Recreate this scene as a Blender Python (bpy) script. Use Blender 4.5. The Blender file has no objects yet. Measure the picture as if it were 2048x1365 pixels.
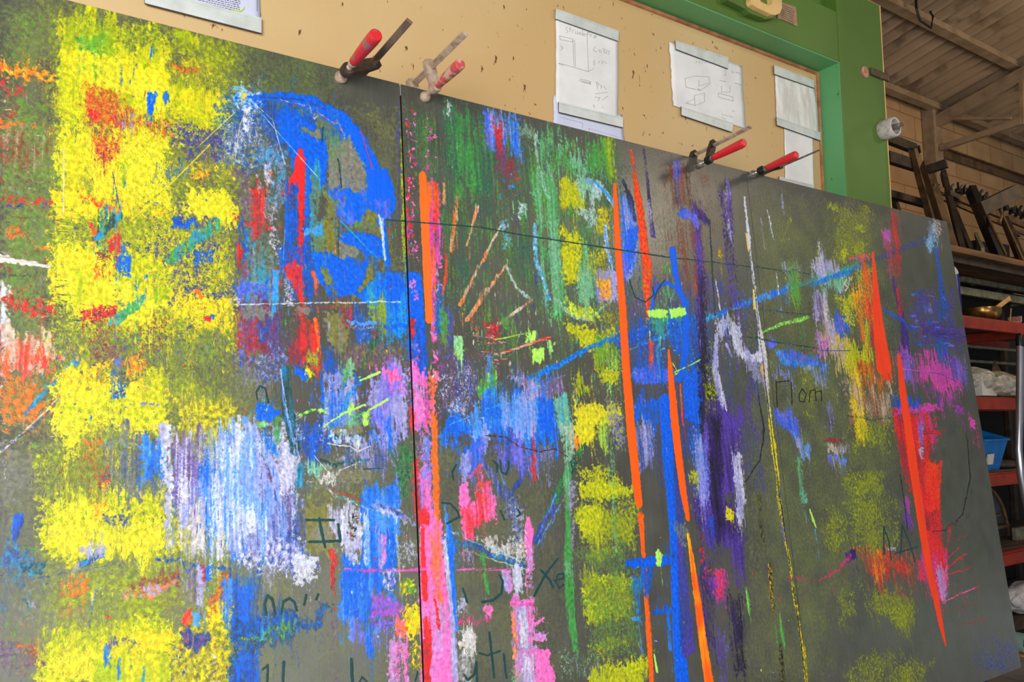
import bpy, bmesh, math, random
import numpy as np
from mathutils import Vector, Matrix

# ------------------------------------------------------------------ camera, light, exposure
FPX = 1580.0                       # focal length in pixels of the 2048 x 1365 frame
CAM_Z = 1.75
def _n(v): return v / np.linalg.norm(v)
EX = _n(np.array([3392-1024, 822-682.5, FPX]))           # world X (along the painting) seen in camera axes
def _frame(v):
    ez = _n(v - EX*(v@EX)); ey = np.cross(EX, ez)
    return ez, ey*np.sign(ey[2])
EZ, EY = _frame(np.array([900-1024, -15000-682.5, FPX]))  # true vertical
LZ, LY = _frame(np.array([480-1024, -8000-682.5, FPX]))   # up-slope of the painting, which leans back
LEAN = math.atan2(LZ@EY, LZ@EZ)

scene = bpy.context.scene
col = scene.collection
cam_data = bpy.data.cameras.new('camera')
cam = bpy.data.objects.new('camera', cam_data); col.objects.link(cam)
cam_data.sensor_width = 36.0; cam_data.lens = FPX/2048*36.0
cam_data.clip_start = 0.05; cam_data.clip_end = 200
m = Matrix.Identity(4)
for j, ax in enumerate((0, 1, 2)):
    s = 1 if ax == 0 else -1
    m[0][j] = s*EX[ax]; m[1][j] = s*EY[ax]; m[2][j] = s*EZ[ax]
m[2][3] = CAM_Z
cam.matrix_world = m
scene.camera = cam

world = bpy.data.worlds.new('world'); scene.world = world; world.use_nodes = True
bg = world.node_tree.nodes['Background']
bg.inputs[0].default_value = (0.80, 0.86, 1.0, 1); bg.inputs[1].default_value = 0.15

def area(name, loc, target, size, power, color, size_y=None):
    l = bpy.data.lights.new(name, 'AREA'); l.energy = power; l.color = color
    l.shape = 'RECTANGLE'; l.size = size; l.size_y = size_y or size
    o = bpy.data.objects.new(name, l); col.objects.link(o)
    o.location = loc
    o.rotation_euler = (Vector(target)-Vector(loc)).to_track_quat('-Z', 'Y').to_euler()
    return o
area('left_door_daylight', (-2.0, -1.5, 2.15), (0.5, 1.9, 1.5), 2.0, 235, (0.98, 0.985, 1.0), 2.2)
area('rear_door_daylight', (0.9, -4.4, 0.95), (0.9, 1.7, 1.1), 5.2, 150, (0.88, 0.92, 1.0), 1.3)
area('hall_lamp', (5.2, -1.6, 4.3), (3.4, 1.9, 2.3), 0.5, 32, (1.0, 0.82, 0.60))
area('hall_lamp', (8.6, 1.2, 4.6), (8.5, 5.0, 3.6), 1.2, 48, (1.0, 0.79, 0.54))
fl = area('floor_fill_light', (10.0, 0.9, 5.0), (9.2, -2.4, 0.0), 1.6, 380, (0.74, 0.86, 1.0), 1.6)  # added lamp: brightens the floor that the sheets reflect
fl.data.spread = math.radians(75)

scene.view_settings.view_transform = 'Standard'
scene.view_settings.look = 'None'
scene.view_settings.exposure = 0.0
scene.view_settings.gamma = 1.0
scene.view_settings.use_curve_mapping = False

# ------------------------------------------------------------------ measuring helpers
def ray(x, y): return np.array([x-1024.0, y-682.5, FPX])
def at(x, y, Y):
    """point of the vertical plane at depth Y"""
    q = ray(x, y); k = Y/(q@EY)
    return Vector((q@EX*k, Y, q@EZ*k + CAM_Z))
def lean(X, d, Zp):
    """point of the painting's leaning frame: X along it, d its depth, Zp up-slope"""
    c = d*LY + Zp*LZ
    return Vector((X, c@EY, c@EZ + CAM_Z))
def on_lean(x, y, d=1.75):
    q = ray(x, y); k = d/(q@LY)
    return (q@EX*k, q@LZ*k)
def at_x(x, y, X):
    q = ray(x, y); k = X/(q@EX)
    return Vector((X, q@EY*k, q@EZ*k + CAM_Z))

# ------------------------------------------------------------------ object helpers
def rgb(r, g, b):
    f = lambda v: (v/255/12.92) if v <= 10 else ((v/255+0.055)/1.055)**2.4
    return (f(r), f(g), f(b), 1)
def obj(name, bm, mat, parent=None, smooth=False):
    me = bpy.data.meshes.new(name)
    bmesh.ops.recalc_face_normals(bm, faces=bm.faces[:])
    bm.to_mesh(me); bm.free()
    for mm in (mat if isinstance(mat, (list, tuple)) else [mat]): me.materials.append(mm)
    if smooth:
        for p in me.polygons: p.use_smooth = True
        try: me.set_sharp_from_angle(angle=math.radians(40))
        except Exception: pass
    o = bpy.data.objects.new(name, me); col.objects.link(o)
    if parent is not None:
        o.parent = parent
        o.matrix_parent_inverse = parent.matrix_world.inverted()
    return o
def tag(o, label=None, cat=None, group=None, kind=None):
    if label: o['label'] = label
    if cat: o['category'] = cat
    if group: o['group'] = group
    if kind: o['kind'] = kind
    return o
def thing(name, label, cat, loc, group=None):
    o = bpy.data.objects.new(name, None); col.objects.link(o)
    o.empty_display_size = 0.05
    o.location = loc; o.matrix_world = Matrix.Translation(Vector(loc))
    return tag(o, label, cat, group)
def new(): return bmesh.new()
def add_box(bm, lo, hi, bevel=0.0, M=None):
    r = bmesh.ops.create_cube(bm, size=1.0)
    lo, hi = Vector(lo), Vector(hi); c = (lo+hi)/2; s = hi-lo
    for v in r['verts']:
        v.co = Vector((v.co.x*s.x+c.x, v.co.y*s.y+c.y, v.co.z*s.z+c.z))
    if bevel > 0:
        es = list({e for v in r['verts'] for e in v.link_edges})
        g = bmesh.ops.bevel(bm, geom=es, offset=bevel, segments=2, affect='EDGES', profile=0.5)
        vs = list({v for f in g['faces'] for v in f.verts} | {v for v in r['verts'] if v.is_valid})
    else: vs = r['verts']
    if M is not None:
        for v in vs: v.co = M @ v.co
    return vs
def basis(p0, p1, up=(0, 0, 1)):
    p0, p1 = Vector(p0), Vector(p1); z = (p1-p0); L = z.length; z.normalize()
    u = Vector(up)
    if abs(u.dot(z)) > 0.98: u = Vector((1, 0, 0)) if abs(z.x) < 0.9 else Vector((0, 1, 0))
    x = u.cross(z).normalized(); y = z.cross(x)
    M = Matrix(((x.x, y.x, z.x, p0.x), (x.y, y.y, z.y, p0.y), (x.z, y.z, z.z, p0.z), (0, 0, 0, 1)))
    return M, L
def add_bar(bm, p0, p1, w, h, bevel=0.0, up=(0, 0, 1)):
    M, L = basis(p0, p1, up)
    add_box(bm, (-w/2, -h/2, 0), (w/2, h/2, L), bevel, M)
def add_lathe(bm, p0, p1, prof, seg=20, caps=True):
    """prof = [(t along 0..1, radius)] between p0 and p1"""
    M, L = basis(p0, p1); rings = []
    for t, r in prof:
        ring = []
        for k in range(seg):
            a = 2*math.pi*k/seg
            ring.append(bm.verts.new(M @ Vector((r*math.cos(a), r*math.sin(a), t*L))))
        rings.append(ring)
    for a, b in zip(rings, rings[1:]):
        for k in range(seg): bm.faces.new((a[k], a[(k+1) % seg], b[(k+1) % seg], b[k]))
    if caps: bm.faces.new(rings[0]); bm.faces.new(rings[-1])
def add_tube(bm, pts, r, seg=8):
    pts = [Vector(p) for p in pts]; rings = []
    for i, p in enumerate(pts):
        a = pts[max(0, i-1)]; b = pts[min(len(pts)-1, i+1)]
        M, _ = basis(a, b); M.translation = p
        rr = r[i] if isinstance(r, (list, tuple)) else r
        rings.append([bm.verts.new(M @ Vector((rr*math.cos(2*math.pi*k/seg), rr*math.sin(2*math.pi*k/seg), 0))) for k in range(seg)])
    for a, b in zip(rings, rings[1:]):
        for k in range(seg): bm.faces.new((a[k], a[(k+1) % seg], b[(k+1) % seg], b[k]))
    bm.faces.new(rings[0]); bm.faces.new(rings[-1])
def add_prism(bm, pts, off):
    """polygon pts extruded by the vector off"""
    a = [bm.verts.new(Vector(p)) for p in pts]; b = [bm.verts.new(Vector(p)+Vector(off)) for p in pts]
    n = len(a); bm.faces.new(a); bm.faces.new(b[::-1])
    for k in range(n): bm.faces.new((a[k], a[(k+1) % n], b[(k+1) % n], b[k]))
def one(fn, *a, **k):
    bm = new(); fn(bm, *a, **k); return bm

# ------------------------------------------------------------------ materials
def mat(name, c, rough=0.6, metal=0.0, c2=None, scale=6.0, lo=0.4, hi=0.65, bump=0.0, bscale=60.0, spec=0.5,
        stretch=(1, 1, 1), detail=8, c3=None, s3=40.0, lo3=0.64, hi3=0.68, st3=(1, 1, 1), alpha=None, trans=0.0):
    m = bpy.data.materials.new(name); m.use_nodes = True
    nt = m.node_tree; N = nt.nodes; L = nt.links; P = N['Principled BSDF']
    P.inputs['Base Color'].default_value = c
    P.inputs['Roughness'].default_value = rough; P.inputs['Metallic'].default_value = metal
    P.inputs['Specular IOR Level'].default_value = spec
    if trans: P.inputs['Transmission Weight'].default_value = trans
    if alpha is not None: P.inputs['Alpha'].default_value = alpha
    tc = N.new('ShaderNodeNewGeometry')
    def noise(sc, st, det=8):
        mp = N.new('ShaderNodeMapping'); mp.inputs['Scale'].default_value = st
        L.new(tc.outputs['Position'], mp.inputs['Vector'])
        n = N.new('ShaderNodeTexNoise'); n.inputs['Scale'].default_value = sc; n.inputs['Detail'].default_value = det
        L.new(mp.outputs[0], n.inputs['Vector']); return n.outputs['Fac']
    def ramp(fac, a, b):
        r = N.new('ShaderNodeMapRange'); r.inputs['From Min'].default_value = a; r.inputs['From Max'].default_value = b
        L.new(fac, r.inputs['Value']); return r.outputs[0]
    cur = None
    if c2 is not None:
        mx = N.new('ShaderNodeMix'); mx.data_type = 'RGBA'
        L.new(ramp(noise(scale, stretch, detail), lo, hi), mx.inputs['Factor'])
        mx.inputs['A'].default_value = c; mx.inputs['B'].default_value = c2
        cur = mx.outputs['Result']
    if c3 is not None:
        mx = N.new('ShaderNodeMix'); mx.data_type = 'RGBA'
        L.new(ramp(noise(s3, st3, 6), lo3, hi3), mx.inputs['Factor'])
        if cur is not None: L.new(cur, mx.inputs['A'])
        else: mx.inputs['A'].default_value = c
        mx.inputs['B'].default_value = c3; cur = mx.outputs['Result']
    if cur is not None: L.new(cur, P.inputs['Base Color'])
    if bump > 0:
        b = N.new('ShaderNodeBump'); b.inputs['Strength'].default_value = bump; b.inputs['Distance'].default_value = 0.01
        L.new(noise(bscale, (1, 1, 1), 6), b.inputs['Height']); L.new(b.outputs[0], P.inputs['Normal'])
    return m
# ------------------------------------------------------------------ the painted surface, computed stroke by stroke
# The paint is laid on a canvas that belongs to the three sheets (metres along the sheets and up-slope).
PAL = dict(YEL=(214,200,20), LEM=(218,212,44), YO=(250,200,16), YGR=(158,176,12), OLI=(118,116,48), OL=(126,134,60),
  OLV=(110,112,50), GN=(90,135,45), GRN=(62,150,62), DG=(48,92,72), MIN=(120,185,145), LIM=(176,238,92), TEA=(24,62,62),
  CYA=(30,150,200), BLU=(0,92,224), LBL=(74,148,238), NB=(42,66,140), VIO=(112,104,220), PUR=(84,58,160), DPU=(46,28,92),
  LAV=(160,156,210), WHT=(206,208,220), GRY=(122,120,106), TAN=(205,188,165), K=(24,22,26), BR=(130,68,40), MAR=(140,44,52),
  RED=(232,38,38), REO=(250,66,22), ORG=(242,104,28), ORR=(255,92,6), PNK=(246,108,186), PNM=(226,72,176), MAG=(200,62,160),
  PLM=(100,70,110))
STROKES = """# ---- underlayers
P g .34 60 OL 0,-40 500,40 560,400 560,1400 0,1400
P g .30 50 GN/OL 470,60 700,120 640,260 500,240
P g .34 40 OL 620,230 800,220 805,560 700,560
P g .20 60 OL 600,880 1100,900 1140,1400 480,1400
P g .50 50 YGR/OL 100,0 480,90 480,1000 470,1365 70,1365 100,900
P g .45 30 GN/OL 0,20 120,40 118,110 60,130 0,140
P g .50 30 GN/OL 0,240 110,230 110,700 0,700
P v .45 30 DG/GN 790,205 1240,300 1230,700 1000,720 880,560 850,400
P v .30 30 DG 1200,300 1250,320 1270,640 1230,640
P g .30 40 OL 1500,380 1780,440 1800,900 1640,1365 1500,1365
P g .14 50 DG/OLI 1260,320 1900,460 1960,900 2020,1330 1620,1365
P v .12 40 BR/MAR 1330,330 1420,350 1440,600 1340,620
P v .28 30 NB/PUR 1230,560 1500,560 1540,980 1330,1000
M v 240 18 NB/BLU/MAR/PLM/CYA/OLI/GRN/RED 3 470,440 830,440 830,900 470,900
M v 170 14 GRN/MIN/NB/PLM/OLI/TAN/DG 3 860,560 1240,540 1240,800 860,800
M v 120 20 VIO/LAV/PNK/BLU/NB 3 620,740 830,740 830,900 620,900
M v 160 26 DG/GRN/MIN/OLI/NB 3 880,215 1230,290 1230,600 880,560
M g 90 26 OLI/GN/BR/GRY 8 0,200 110,200 110,900 0,900
M g 60 30 OLI/GN/GRY/LAV 8 0,1000 330,1150 330,1260 0,1365
M v 120 24 LAV/NB/BLU/GRY/WHT 4 330,870 620,870 620,1110 330,1110
M v 90 18 NB/PUR/PLM/OLI/BR 3 1260,560 1500,560 1500,1000 1260,900
# blotches left edge
P s .75 25 ORG/YO 0,118 40,122 95,130 100,150 40,160 0,148
P s .7 12 RED 0,168 45,192 40,198 0,186
P s .6 14 RED/BR 0,218 22,222 28,245 0,246
P v .5 20 BR/TAN 10,250 110,262 105,340 20,345 0,300
P s .6 8 ORG 0,248 110,252 112,260 0,258
P h .8 14 RED/BR 0,392 60,394 120,402 118,412 0,404
P s .7 10 ORG 0,456 40,462 60,478 0,474
P s .7 8 ORG 60,484 105,494 100,500 60,492
P g .6 6 NB 0,410 50,410 48,416 10,420
P g .6 6 BLU/NB 78,412 100,414 96,420 80,418
L g .8 2 TEA 0,551,3 110,555,2
P f 1.1 8 WHT/TAN 0,570 20,575 24,590 8,602 0,604
P s .8 6 RED/TAN 4,590 28,584 28,596 6,602
P v .9 10 WHT 0,605 16,612 20,668 0,680
P s .9 14 RED/BR 18,600 110,606 112,630 60,634 22,622
P v 1.0 16 RED/TAN 0,660 60,672 120,706 150,722 120,735 60,742 0,745
P v .7 14 ORG/RED 30,690 110,700 110,740 0,740
P s .6 16 ORG/OLI 0,738 90,745 95,800 60,850 0,860
P v .8 10 WHT/TAN 0,660 10,664 10,760 0,780
P s .7 12 BR/ORG 50,845 100,850 95,880 50,885
P g .5 30 GRY 0,900 60,910 70,990 0,1010
P g .5 16 NB/CYA 0,1060 70,1110 85,1160 0,1165
P f .8 5 NB/BLU 26,1035 44,1032 46,1050 36,1080 22,1082
P g .6 8 TEA/CYA 50,1120 85,1125 80,1150 40,1150
P h .8 10 PLM/GRY 0,1290 60,1288 110,1300 100,1330 0,1345
P s .5 10 BR/ORG 40,1285 85,1280 80,1310 40,1300
P g .5 20 GRY 20,1210 200,1215 180,1250 20,1250
# dark mix beneath yellow column
P s .6 20 BR/PLM 150,165 300,190 320,270 170,265
P s .55 20 PLM/NB 330,240 430,250 460,330 360,330
P s .7 20 NB/PLM 230,400 460,400 470,600 240,640
P s .6 20 BR/MAR 150,600 330,640 330,700 180,720
M s 60 14 BR/MAR/NB/PLM/ORG 5 130,610 470,640 470,740 180,740
M s 40 16 ORG/BR/NB/CYA/GRY 4 150,870 330,880 330,1000 150,990
P s .7 18 ORG/BR 155,880 205,870 210,960 165,950
P s .8 10 ORG/RED 160,930 215,930 222,985 190,975
P s .8 10 RED/NB 190,945 225,950 220,985 195,985
M v 50 26 NB/CYA/GRY/LBL 4 190,880 300,880 300,1000 210,990
P s .85 30 YGR/YEL/OLI 112,170 460,180 450,280 110,300
P s .55 30 YGR/YEL/OLI 110,400 465,400 465,700 100,700
# yellow column
P v 1.0 20 YGR/YEL 118,36 150,6 165,8 210,30 330,58 345,100 340,130 120,125
P s .7 16 YGR/OLI/GN 150,10 260,45 330,70 330,100 160,80
P f .9 16 GRN/YGR 158,60 235,82 230,122 160,100
P f 1.1 14 YGR/YEL/LEM 119,112 160,105 230,118 330,105 336,150 332,240 120,230
P f 1.2 10 YEL/LEM 122,100 180,108 340,150 338,210 160,170
P s 1.0 12 YEL/YGR 120,130 130,120 160,240 118,250
P s .72 22 ORG/BR/YO 160,172 215,180 300,225 345,240 340,285 270,285 180,255
P s .6 14 ORG/RED 165,180 200,190 250,235 280,260 250,268 190,240
P s .9 8 RED 170,222 195,228 190,245 172,236
P s .7 8 PLM/RED 225,215 262,225 268,255 230,262
P f .9 4 VIO 262,232 270,232 264,258 258,256
P f .9 4 VIO 243,246 252,246 252,260 244,262
P f 1.2 3 BLU 293,183 314,183 308,208 306,226 297,226 294,205
P v .9 4 BLU 322,188 336,186 338,205 330,212 326,200
P v .7 4 BLU/GRY 240,130 248,128 246,160 238,178
P v .7 3 BLU/GRY 270,125 276,128 264,160 256,180
P v .9 3 BLU 303,97 309,97 306,110 301,125 298,120
P s .95 12 YEL/YGR 340,165 400,180 450,195 465,215 458,250 430,260 385,232 345,235
P f 1.0 10 YEL/YGR 345,170 440,190 464,216 440,236 360,200
P s .8 10 YEL/OLI 370,115 420,125 460,150 455,175 400,175 350,150
P s .7 6 ORG/BR 340,122 398,135 395,148 345,132
P s .5 20 YGR/OLI 330,40 460,90 460,140 340,100
P f .7 6 YGR/YEL 350,56 395,68 398,88 352,76
P s .9 16 YEL/LEM 118,255 330,265 345,330 335,350 105,350 105,300
P v 1.1 12 YEL/YGR 118,290 180,300 175,392 122,392
P s 1.1 10 YEL/LEM 180,310 282,320 280,400 235,410 180,385
P v .6 8 YGR/GRN 236,310 282,315 280,350 240,350
P s .7 12 MAR/ORG 190,262 240,275 240,310 200,320
P s .7 14 NB/PLM 345,240 440,260 450,310 370,300
P v .8 5 BLU/YGR 243,330 252,330 250,372 245,372
P v 1.0 3 BLU 285,340 318,338 314,360 300,375 284,372
P s .6 6 BLU/GRY 318,350 340,330 365,318 375,340 330,385
P s 1.1 12 YEL/LEM 282,325 340,330 342,420 290,410 240,405
P s .8 10 YEL/YO 100,375 300,395 340,440 110,440
P s .8 8 BR/ORG 160,385 230,395 245,412 170,402
P f .9 4 ORG/RED 178,400 240,415 238,426 190,412
P s .6 16 YGR/OLI 108,430 345,440 345,490 108,495
P s .8 5 RED/ORG 175,444 202,462 195,480 184,478
P f 1.0 4 RED 240,462 240,500 222,505 212,482
P s 1.15 12 YEL/LEM 366,368 410,370 462,390 468,430 458,455 420,445 365,430
P s .6 12 YEL/OLI 345,330 470,320 468,360 380,366
P s .6 12 ORG/YO 370,340 420,330 410,350 380,350
P f .9 5 NB/BLU 345,440 390,440 395,455 345,462
P s .7 5 BLU/NB 385,500 430,500 430,525 385,535
P s .8 16 YEL/OLI 345,540 460,545 455,570 345,560
P s .95 14 YEL/YEL/LEM 112,490 180,478 215,500 235,560 245,620 150,640 115,600 100,560 102,520
P s .8 12 YEL/YGR 235,500 330,520 345,560 345,600 300,625 240,610
P f 1.1 10 YGR/YEL 150,540 185,545 185,595 140,600
P f 1.1 14 YGR/YEL/LEM 112,570 150,610 230,620 240,560 185,560 125,540
P f 1.2 12 YEL/LEM 245,560 330,575 345,600 325,625 300,645 262,648 245,610
P f .9 8 YGR/GRN 305,575 338,570 336,598 308,600
P v 1.1 3 BLU 231,516 262,516 262,545 240,548 231,540
P s .6 4 BLU 236,540 262,538 262,555 246,556
P s 1.0 3 BLU 285,552 296,550 296,562 286,562
P s .8 3 BLU 270,560 280,560 276,578 270,572
P s 1.0 3 BLU 282,590 290,590 293,604 284,602
P s .6 8 BR/MAR 185,500 230,510 230,540 190,545
P s .7 6 ORG 185,530 200,535 198,560 186,560
P s .85 8 MAR/RED 150,622 235,616 230,638 160,640
P s .9 12 YEL/YO 345,580 400,580 465,600 470,650 440,665 380,640 345,640
P s 1.0 5 ORG 382,574 405,578 412,595 396,592
P f 1.0 3 RED/MAR 408,634 425,636 420,646 410,644
P f 1.0 2 BLU 420,630 428,628 428,638 420,638
M h 60 26 YGR/YEL/TEA 2 85,590 130,560 160,650 100,690
M h 40 22 YGR/YEL 2 110,400 135,400 135,480 108,480
P v .5 12 TEA/CYA 185,440 230,430 240,455 190,480
L v 1.0 4 CYA/TEA 240,430,16 190,478,14
L v .9 4 CYA/GRN 282,600,16 226,646,22
L v .7 4 GRN/CYA 430,450,26 340,520,22
L g .8 2 YEL 262,440,3 420,290,3
L g .8 2 NB 255,440,2 340,370,2
L v .9 3 CYA/BLU 150,724,9 95,780,8 50,830,8
L v .8 3 YGR/NB 225,650,6 150,745,6
P f .8 3 CYA/BLU 128,735 150,722 156,724 134,745
L g 1.0 2 WHT/TAN 150,760,5 95,820,4 0,905,4
L s .8 2 NB 100,820,3 60,860,3 0,900,3
P s .9 12 ORG/YO 265,690 278,680 292,690 292,740 270,752 255,742
P s .7 18 OLI/GN/PLM 112,650 450,670 460,730 110,720
P s .7 18 OLI/GN/BR 110,895 330,900 330,985 90,980
P s .5 16 PLM/MAR 185,690 230,690 225,730 180,730
P f 1.0 3 VIO/BLU 226,722 244,722 240,740 228,738
P s .95 16 YEL/YO 105,735 160,722 230,735 250,770 330,760 345,800 110,800
P s 1.1 16 YEL/LEM 95,790 330,770 345,830 340,870 290,875 220,868 180,860 130,890 100,850
P s 1.0 16 YGR/YEL/LEM 110,800 330,800 335,855 140,860
P s .95 8 YEL 120,870 155,870 150,892 125,888
P s 1.0 8 YEL 262,865 305,865 300,892 275,896
P s .8 12 YEL/YGR 285,730 335,735 335,800 280,800
P v .6 8 BLU/GRY 218,745 234,745 232,800 222,800
P s .7 4 BLU/NB 235,770 252,770 250,785 236,785
P s .7 6 NB/BLU 220,780 255,785 250,800 222,798
M s 30 8 BLU/NB/GRY 3 110,800 330,805 320,860 120,860
P s .85 12 YEL/OLI 345,800 400,800 468,815 470,860 430,880 350,870
P s .5 18 YGR/OLI 60,900 200,900 200,1000 60,1000
L f .9 3 VIO 283,808,5 318,810,5
P s .85 30 YEL/YGR 75,1000 160,985 345,980 345,1060 300,1120 130,1130 85,1090
P s 1.15 16 YEL/LEM 85,1070 130,1040 240,1060 320,1040 345,1090 300,1110 250,1100 150,1120 100,1110
P s 1.1 16 YEL/LEM 110,1010 200,1000 220,1040 130,1060
P s .9 8 YEL 120,1120 155,1110 145,1150 125,1145
P s .95 8 YEL/YGR 275,1120 303,1125 298,1155 278,1155
P s .6 10 ORG/YO 180,1010 215,1010 205,1045 180,1040
P s .6 12 NB/GRY 205,1035 260,1035 250,1058 210,1058
P s .8 5 NB/CYA 155,1125 215,1100 218,1112 160,1142
P g .7 4 LAV 156,1095 215,1095 210,1112 156,1118
P s .85 14 YEL/OLI 345,1045 385,1040 380,1110 345,1110
P s .9 10 YEL/YO 430,1020 465,1035 465,1090 435,1110 425,1070
P g .6 22 YGR/OLI 90,1150 220,1150 210,1220 90,1215
P g .6 16 YGR/OLI 230,1150 330,1160 330,1230 230,1230
P s .5 12 ORG 120,1150 175,1160 170,1200 125,1190
P g .6 8 MAR/BR 290,1150 360,1150 360,1180 250,1185
P s .6 6 LAV/ORG 240,1180 350,1165 310,1200 240,1195
P f 1.0 3 RED 212,1232 222,1230 222,1236 214,1238
P s .9 25 YGR/YEL 90,1250 200,1240 345,1235 345,1365 75,1370
P s 1.1 16 YEL/LEM 110,1290 190,1300 200,1370 80,1370
P s 1.1 14 YEL/YO 210,1275 340,1265 345,1310 220,1320
P f 1.0 14 YGR/YEL 190,1320 340,1310 340,1400 190,1400
P v .9 5 BLU/LBL 205,1286 225,1286 222,1325 206,1330
P v .7 5 BLU/LBL 232,1325 242,1325 240,1370 236,1370
P v .7 4 BLU/NB 252,1290 260,1290 264,1345 258,1345
P v .7 3 BLU/CYA 286,1330 292,1330 290,1370 287,1370
P s .6 5 NB/GRY 208,1284 280,1286 275,1300 210,1300
P s .85 14 YEL/OLI 345,1260 465,1250 470,1400 345,1400
M s 40 10 ORG/PLM/NB/TAN 4 350,1290 460,1290 460,1365 350,1365
P s .8 8 NB/PLM 365,1270 425,1265 420,1300 370,1300
P s .9 10 ORG/BR 440,1140 458,1140 458,1230 425,1230 410,1225
P s .95 8 YEL/YO 415,1215 458,1200 458,1250 415,1250
P s .9 6 ORG/RED 365,1225 382,1215 382,1245 365,1252
P f 1.0 3 LBL 384,1225 402,1225 398,1250 386,1248
P f 1.0 2 LBL 408,1222 413,1222 412,1250 408,1250
L g .9 2 NB/GRY 0,1168,4 120,1150,4 230,1130,3
L s .9 3 NB/BLU 310,1120,6 390,1130,8 460,1138,6
# violet/white streak zone 330-600, 850-1130
P v .7 18 GRY/NB 200,870 330,880 330,1000 230,1000
P v .85 10 WHT/LAV 310,870 350,865 345,960 320,960
P v .9 12 LBL/BLU 275,880 330,890 325,960 280,960
P v .9 14 PLM/VIO 340,880 410,860 410,1010 335,1010
P v .8 10 WHT/LAV 330,930 350,930 345,1100 330,1080
P v 1.0 14 BLU/WHT 405,900 470,860 560,1010 600,1130 460,1120 400,1040
P v .95 14 LBL/WHT 440,880 480,850 520,900 470,960
P v .9 14 LBL/BLU 400,960 470,960 460,1060 405,1050
P v .9 8 WHT/TAN 380,1010 408,1000 408,1110 385,1110
P v .8 8 VIO/WHT 355,1000 385,1000 380,1060 360,1060
P v .9 20 NB/LAV 470,980 600,1000 610,1120 470,1110
P v .7 12 PLM/LAV 480,900 560,900 600,1010 560,1040
P g .7 16 WHT/LAV 540,860 605,830 610,960 560,980
P g .8 14 WHT/LAV 520,900 585,890 590,1000 560,980
P s .68 16 WHT/LAV/NB 470,1110 540,1080 610,1090 640,1140 590,1165 520,1150 470,1130
P g .9 10 WHT 590,1120 630,1115 635,1160 600,1170
P v .8 14 BLU/NB 455,1140 525,1145 525,1250 460,1290
P v .9 8 BLU/LBL 440,1180 470,1150 465,1260 445,1260
P v .6 14 LAV/GRY 520,1150 560,1150 555,1200 525,1190
P v .6 10 LAV/PLM 360,1130 400,1130 405,1220 370,1225
P v .9 5 LAV/WHT 392,1130 410,1130 410,1210 392,1215
P s .8 5 MAR/RED 402,1125 414,1125 412,1170 404,1165
P s .9 5 BLU 414,1130 432,1128 428,1160 415,1160
L f .9 4 LBL/NB 455,870,18 510,940,16 560,1010,14
L f .9 3 NB/LAV 460,890,5 520,970,8 590,1100,6
L f .8 3 LBL/LAV 490,840,16 540,920,14 560,1000,10
L g .7 2 TEA 475,920,3 482,1000,3
P v .9 6 CYA/GRN 522,1065 535,1060 530,1130 520,1120
# bottom blue area
P g .95 14 BLU/TEA/NB 455,1250 540,1230 660,1225 655,1250 600,1262 540,1285 510,1310 515,1400 460,1400
P v .9 10 BLU/NB/CYA 500,1240 640,1232 640,1245 520,1270
P g .6 10 GRN/YGR 470,1280 560,1250 600,1248 540,1290
P v .9 14 BLU/NB 480,1310 520,1300 518,1400 470,1400
# 470-620, 180-850 star & white cone
P g .6 16 NB/BLU/OLI 450,170 500,190 560,240 560,330 440,340 430,240
P g .4 20 WHT/LAV/OLI 480,215 520,210 570,330 545,340 500,260
P g .7 16 WHT/NB 440,240 500,250 490,330 440,330
P s 1.0 8 CYA/WHT 468,170 500,185 512,205 480,215 462,195
P s .9 8 BLU/WHT 460,190 520,180 530,205 480,225
P s 1.0 6 WHT 490,218 505,215 500,260 488,260
P s .8 8 YEL/WHT 480,185 500,188 495,202 480,200
P g .7 14 OLI/TAN 495,280 525,280 525,340 500,340
P g .7 20 CYA/LAV 525,290 570,300 580,400 540,420
P s .7 14 PLM/GRY 455,330 505,340 510,460 470,420
P s .7 10 MAR/RED 460,435 510,440 560,460 500,450
P v .9 12 NB/BLU 470,455 500,460 500,545 480,540
P f .9 3 RED/MAR 472,488 486,494 480,540 476,540
P v .6 14 BLU/RED 480,540 560,560 555,700 480,720
P v .6 16 CYA/GRY 490,460 540,470 545,600 500,600
P g .45 6 WHT/LAV 528,330 540,330 560,480 590,610 578,612 550,520 535,430
P g .7 4 WHT/MAR 500,320 540,440 520,430
P f 1.0 3 CYA/LBL 543,540 555,540 556,620 548,640 530,645 545,620
L f .9 2 CYA 550,600,6 545,640,8 528,648,3
P v .8 14 MAR/NB 470,600 560,620 570,700 480,700
P v .6 10 RED/MAR 470,640 500,640 500,700 470,710
P v .9 6 BLU/NB 508,650 534,650 532,695 515,690
P g .7 16 NB/LAV 470,700 570,700 570,770 460,780
P g .6 20 GRY/OLI 470,740 550,760 560,840 480,840
P g .9 8 GRY 485,613 520,610 550,625 530,640 490,635
P f .9 4 GRY 590,612 620,612 618,632 590,630
P g .9 10 VIO/BLU 470,560 540,570 530,600 470,600
P s .7 6 LAV/PLM 450,590 490,590 480,610 455,610
L g .9 2 MAR 590,612,3 690,616,4
# blue arc
P f .85 18 BLU/OLI 530,230 620,210 690,260 650,300 560,280
P v .7 10 BLU/NB 510,205 560,200 620,215 640,250 600,300 560,290
P f .9 8 BLU 550,240 600,235 640,265 660,310 640,380 600,420 580,310
L f 1.3 3 BLU 508,197,10 560,193,18 620,205,26 680,240,34 720,290,38 745,340,36 765,375,44 770,410,44
L f .9 3 NB 520,194,3 600,200,3 660,222,2
L g .8 1.5 TAN/RED 560,200,2 620,215,3 680,255,3 725,340,2 748,385,2
P g .8 8 WHT/TAN 618,215 640,220 640,235 622,228
P f 1.0 4 GRY/OLI 600,252 640,262 645,280 632,276 600,262
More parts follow.
